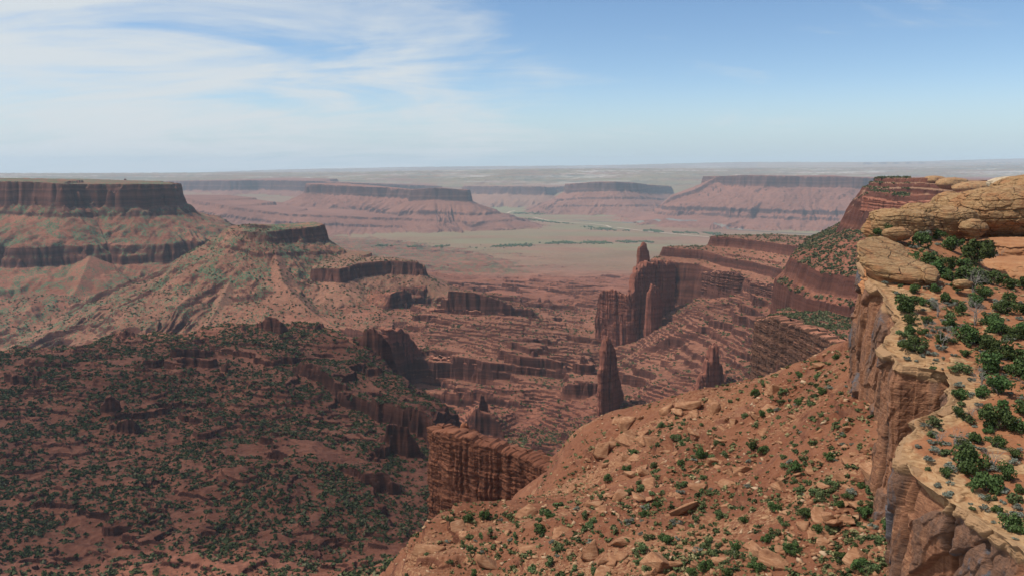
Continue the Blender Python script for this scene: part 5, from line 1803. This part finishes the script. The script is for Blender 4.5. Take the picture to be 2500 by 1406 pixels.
def proto_from(me):
    me.calc_loop_triangles()
    v = np.zeros(len(me.vertices) * 3)
    me.vertices.foreach_get('co', v)
    t_ = np.zeros(len(me.loop_triangles) * 3, np.int32)
    me.loop_triangles.foreach_get('vertices', t_)
    return v.reshape(-1, 3), t_.reshape(-1, 3)


def blob(seed, sub=1, jit=.34, lift=.36):
    bm = bmesh.new()
    bmesh.ops.create_icosphere(bm, subdivisions=sub, radius=.5)
    r = random.Random(seed)
    sx, sy = r.uniform(.75, 1.35), r.uniform(.75, 1.25)
    for v in bm.verts:
        v.co *= 1 + r.uniform(-jit, jit)
        v.co.x *= sx
        v.co.y *= sy
        v.co.z = v.co.z * .8 + lift
    me = bpy.data.meshes.new('blob')
    bm.to_mesh(me)
    bm.free()
    p = proto_from(me)
    bpy.data.meshes.remove(me)
    return p


def stone(seed):
    bm = bmesh.new()
    r = random.Random(seed)
    for _ in range(9):
        bm.verts.new((r.uniform(-.5, .5), r.uniform(-.4, .4), r.uniform(-.2, .3)))
    bmesh.ops.convex_hull(bm, input=bm.verts)
    bmesh.ops.delete(bm, geom=[v for v in bm.verts if not v.link_faces], context='VERTS')
    me = bpy.data.meshes.new('stone')
    bm.to_mesh(me)
    bm.free()
    p = proto_from(me)
    bpy.data.meshes.remove(me)
    return p


def tinted(name, cols):
    m, t, b = new_mat(name)
    c = ramp(t, attr(t, 'tint'), cols)
    t.links.new(c, b.inputs['Base Color'])
    return m


M['far_shrub'] = tinted('distant_shrub', [(0, (.034, .046, .016)), (.45, (.062, .078, .028)), (.8, (.10, .11, .05)), (1, (.16, .145, .08))])
M['rubble'] = tinted('rubble_stone', [(0, (.14, .055, .028)), (.5, (.25, .12, .062)), (.85, (.33, .19, .105)), (1, (.40, .28, .18))])
M['tuft'] = tinted('dry_tufts', [(0, (.035, .05, .02)), (.45, (.075, .09, .035)), (.8, (.17, .16, .07)), (1, (.28, .24, .12))])
M['grove'] = tinted('cottonwood_green', [(0, (.035, .065, .025)), (1, (.07, .11, .04))])


def sprig(seed, n, leaf, flat=.75):
    """a ragged little bush: leaf sprays on a low dome, half a unit in radius"""
    r = np.random.default_rng(seed)
    k = r.integers(0, 3, n)
    c0 = np.array([(r.uniform(-.22, .22), r.uniform(-.22, .22), r.uniform(.1, .3)) for _ in range(3)])
    d = r.normal(size=(n, 3))
    d /= np.linalg.norm(d, axis=1)[:, None]
    c = c0[k] + d * (.16 + .16 * r.random(n))[:, None] * (1, 1, flat)
    c[:, 2] = np.abs(c[:, 2])
    t1 = r.normal(size=(n, 3))
    t1 /= np.linalg.norm(t1, axis=1)[:, None]
    t2 = np.cross(t1, d + .4 * r.normal(size=(n, 3)))
    t2 /= np.linalg.norm(t2, axis=1)[:, None] + 1e-6
    s = leaf * (.6 + .8 * r.random(n))[:, None]
    v = np.stack([c - t1 * s - t2 * s * .5, c + t1 * s - t2 * s * .6, c + t1 * s * .5 + t2 * s * .8, c - t1 * s * .7 + t2 * s * .7], 1).reshape(-1, 3)
    q = np.arange(n * 4).reshape(-1, 4)
    return v, np.concatenate([q[:, [0, 1, 2]], q[:, [0, 2, 3]]])


SPR = [sprig(i, 26, .15) for i in range(10)]
SPM = [sprig(50 + i, 15, .21) for i in range(10)]
STN = [stone(i) for i in range(10)]
BLB = [blob(i) for i in range(8)]


def rand_near(n, seed, fn=None):
    r = np.random.default_rng(seed)
    P = TN['P']
    ci = r.integers(0, P.shape[0] - 1, n)
    ri = r.integers(0, P.shape[1] - 1, n)
    a, b = r.random(n)[:, None], r.random(n)[:, None]
    p = P[ci, ri] * (1 - a) * (1 - b) + P[ci + 1, ri] * a * (1 - b) + P[ci, ri + 1] * (1 - a) * b + P[ci + 1, ri + 1] * a * b
    px, py = project(p[:, 0], p[:, 1], p[:, 2])
    k = (p[:, 1] < 300) & (px > 950) & (px < 2300) & (py > 840) & (py < 1480)
    return p[k], px[k], py[k], r


p, px, py, r = rand_near(60000, 21)
band = fbm((px + py * 1.3) / 500., (py - px * .45) / 150., 2, 411) + fbm(p[:, 0] / 12, p[:, 1] / 12, 3, 413) * .6
k = band + r.uniform(-.4, .4, len(p)) > -.05
p2 = p[k]
scatter_mesh('rubble', STN, p2, .14 + 1.3 * r.random(len(p2)) ** 5 + p2[:, 1] * .0008, M['rubble'], True, 1, label='small broken stones strewn over the orange slope')
p, px, py, r = rand_near(30000, 22)
k = fbm(p[:, 0] / 13, p[:, 1] / 13, 4, 415) * 1.4 + r.uniform(-.4, .4, len(p)) > .02
p2 = p[k]
scatter_mesh('dry_brush', SPR, p2, .35 + 1.3 * r.random(len(p2)) ** 3 + p2[:, 1] * .0008, M['tuft'], False, 2, .8, label='tufts of dry grass and low brush on the orange slope')
# rubble and tufts on the plateau
r = np.random.default_rng(31)
n = 9000
ci, ri = r.integers(0, PX_.shape[0], n), (PX_.shape[1] * r.random(n) ** .7 * .8).astype(int)
p2 = np.stack([PX_[ci, ri], PY_[ci, ri], PZ_[ci, ri]], -1)
k = (p2[:, 0] - rx[ci] > 1.2) & (fbm(p2[:, 0] / 5, p2[:, 1] / 5, 3, 417) + r.uniform(-.5, .5, n) > 0)
scatter_mesh('rubble', STN, p2[k], .10 + .55 * r.random(k.sum()) ** 4, M['rubble'], True, 3, .7, label='loose stones on the sandy plateau')
k = (p2[:, 0] - rx[ci] > 2.5) & (fbm(p2[:, 0] / 7, p2[:, 1] / 7, 3, 419) + r.uniform(-.5, .5, n) > -.05)
scatter_mesh('dry_brush', SPR, p2[k], .3 + .8 * r.random(k.sum()) ** 2, M['tuft'], False, 4, .6, label='tufts of dry grass and low brush on the plateau')


# brush on the middle ground, too much to count
def rand_mid(T, y0, y1, dens, seed, size, u0=-.72, u1=.5):
    r = np.random.default_rng(seed)
    area = (y1 * y1 - y0 * y0) / 2 * (u1 - u0)
    n = int(area * dens)
    y = np.sqrt(y0 * y0 + r.random(n) * (y1 * y1 - y0 * y0))
    u = u0 + r.random(n) * (u1 - u0)
    x = u * y
    fu = (u - T['U'][0]) / (T['U'][1] - T['U'][0])
    fl = (np.log(y) - T['Ls'][0]) / (T['Ls'][1] - T['Ls'][0])
    z = bilin(T['Z'], fu, fl)
    zx = bilin(T['Z'], (((x + 4) / y) - T['U'][0]) / (T['U'][1] - T['U'][0]), fl)
    zy = bilin(T['Z'], (x / (y + 4) - T['U'][0]) / (T['U'][1] - T['U'][0]), (np.log(y + 4) - T['Ls'][0]) / (T['Ls'][1] - T['Ls'][0]))
    sl = np.hypot(zx - z, zy - z) / 4
    veg = bilin(T['V'], fu, fl)
    cl = fbm(x / 75, y / 75, 5, 431, .6) * 2.0 + fbm(x / 16, y / 16, 2, 433) * .9
    cl = cl - (z - bilin(T['Z'], fu, np.clip(fl + 6, 0, T['Z'].shape[1] - 2))) * 0
    keep = (sl < 1.0) & (cl + r.uniform(-.5, .5, n) > -.08)
    x, y, z = x[keep], y[keep], z[keep]
    n = len(x)
    return np.stack([x, y, z - .2], -1), size * (.28 + 1.7 * r.random(n) ** 3.5)


p1, s1 = rand_mid(TM, 480, 1650, .24, 41, 3.0)
p2, s2 = rand_mid(TM, 1650, 2700, .026, 42, 4.0)
pp, ss = np.concatenate([p1, p2]), np.concatenate([s1, s2])
print('mid brush', len(pp))
scatter_mesh('brush', SPM, pp, ss * 1.2, M['far_shrub'], False, 5, .85, label='desert brush dotting the canyon hills')
p1, s1 = rand_mid(TN, 235, 480, .03, 43, 1.8, -.2, .5)
scatter_mesh('brush', SPM, p1, s1 * 1.25, M['far_shrub'], False, 6, .85, label='desert brush on the spur and the promontory')
# groves on the valley floor
def grove(lines, dens, seed, size):
    r = np.random.default_rng(seed)
    out = []
    for a, b, wd in lines:
        A_, B_ = np.array(W(*a)), np.array(W(*b))
        n = int(abs(b[0] - a[0]) * dens)
        t_ = r.random(n)
        p_ = A_[None] * (1 - t_[:, None]) + B_[None] * t_[:, None]
        p_[:, 0] += r.normal(size=n) * wd * .3
        p_[:, 1] += r.normal(size=n) * wd
        k_ = fbm(p_[:, 0] / 160, p_[:, 1] / 400, 2, seed) > -.12
        out.append(p_[k_])
    p_ = np.concatenate(out)
    p_[:, 2] = lookup(TF_, p_[:, 0], p_[:, 1])
    return p_, size * (.5 + r.random(len(p_)))


def FY(px, py):
    return (px, py, 720.0 * FPX / (py - 393))


pg, sg = grove([(FY(1150, 590), FY(1300, 584), 70), (FY(1320, 579), FY(1590, 577), 60), (FY(920, 597), FY(1040, 594), 50), (FY(1060, 590), FY(1100, 588), 50), (FY(1430, 541), FY(1500, 546), 110),
                (FY(1250, 506), FY(1330, 508), 120), (FY(1600, 552), FY(1760, 556), 60), (FY(1745, 560), FY(1830, 566), 50), (FY(1860, 569), FY(2000, 576), 50), (FY(1500, 547), FY(1620, 549), 60), (FY(1280, 520), FY(1400, 534), 60)], 3.2, 44, 13)
scatter_mesh('trees', BLB, pg, sg, M['grove'], False, 7, .9, label='lines of green cottonwoods along the creek and the river')
print('plants', round(time.time() - T0, 1), COUNT)

# ------------------------------------------------------------------ the air
def haze_box():
    x0, x1, y0, y1, z0, z1 = -46000, 46000, -400, 43500, -1300, 470
    v = [(x, y, z) for x in (x0, x1) for y in (y0, y1) for z in (z0, z1)]
    q = [(0, 1, 3, 2), (4, 6, 7, 5), (0, 4, 5, 1), (2, 3, 7, 6), (0, 2, 6, 4), (1, 5, 7, 3)]
    m = bpy.data.materials.new('haze')
    m.use_nodes = True
    t = m.node_tree
    for n in list(t.nodes):
        t.nodes.remove(n)
    o = t.nodes.new('ShaderNodeOutputMaterial')
    p = t.nodes.new('ShaderNodeVolumePrincipled')
    p.inputs['Color'].default_value = (0.68, 0.86, 1.0, 1)
    p.inputs['Density'].default_value = HAZE
    p.inputs['Anisotropy'].default_value = 0.0
    t.links.new(p.outputs[0], o.inputs['Volume'])
    ob = mesh_obj('haze', v, q, m)
    tag(ob, kind='stuff')


haze_box()


# thin clouds overhead: they shade the dark hill and the head of the canyon
def cloud(target, rx_, ry_, alt, seed, dens, label, rot=0.0):
    k = (alt - target[2]) / SZ
    cx_, cy_ = target[0] + SX * k, target[1] + SY * k
    n = 70
    g = np.linspace(-1, 1, n)
    X, Y = np.meshgrid(g, g, indexing='ij')
    r_ = np.hypot(X, Y)
    e = np.clip(1 - r_ ** 2 + .35 * fbm(X * 2 + seed, Y * 2, 3, seed), 0, 1)
    th_ = np.sqrt(e) * (120 + 60 * fbm(X * 4, Y * 4, 3, seed + 2))
    cr, sr = math.cos(rot), math.sin(rot)
    xx, yy = X * rx_, Y * ry_
    V = np.stack([cx_ + xx * cr - yy * sr, cy_ + xx * sr + yy * cr, alt + th_], -1).reshape(-1, 3)
    V2 = V.copy()
    V2[:, 2] = alt - th_.ravel() * .25
    q = grid_quads(n, n)
    ee = e.ravel()
    q = q[(ee[q] > .001).any(1)]
    m = bpy.data.materials.new('cloud')
    m.use_nodes = True
    t = m.node_tree
    for nn in list(t.nodes):
        t.nodes.remove(nn)
    o = t.nodes.new('ShaderNodeOutputMaterial')
    tr = t.nodes.new('ShaderNodeBsdfTransparent')
    d1 = t.nodes.new('ShaderNodeBsdfTranslucent')
    d2 = t.nodes.new('ShaderNodeBsdfDiffuse')
    a_ = t.nodes.new('ShaderNodeMixShader')
    b_ = t.nodes.new('ShaderNodeMixShader')
    a_.inputs[0].default_value = .5
    t.links.new(d1.outputs[0], a_.inputs[1])
    t.links.new(d2.outputs[0], a_.inputs[2])
    t.links.new(math_node(t, 'MULTIPLY', attr(t, 'puff'), dens), b_.inputs[0])
    t.links.new(tr.outputs[0], b_.inputs[1])
    t.links.new(a_.outputs[0], b_.inputs[2])
    t.links.new(b_.outputs[0], o.inputs[0])
    puff = np.clip(e * 2.2, 0, 1).ravel()
    ob = mesh_obj('cloud', np.concatenate([V, V2]), np.concatenate([q, q[:, ::-1] + n * n]), m, {'puff': np.concatenate([puff, puff])}, smooth=True)
    tag(ob, label, 'cloud', kind='structure')


cloud((-420, 960, -330), 620, 470, 1500, 3, .38, 'thin grey cloud standing over the dark shrub covered hill')
print("script seconds", round(time.time() - T0, 1))
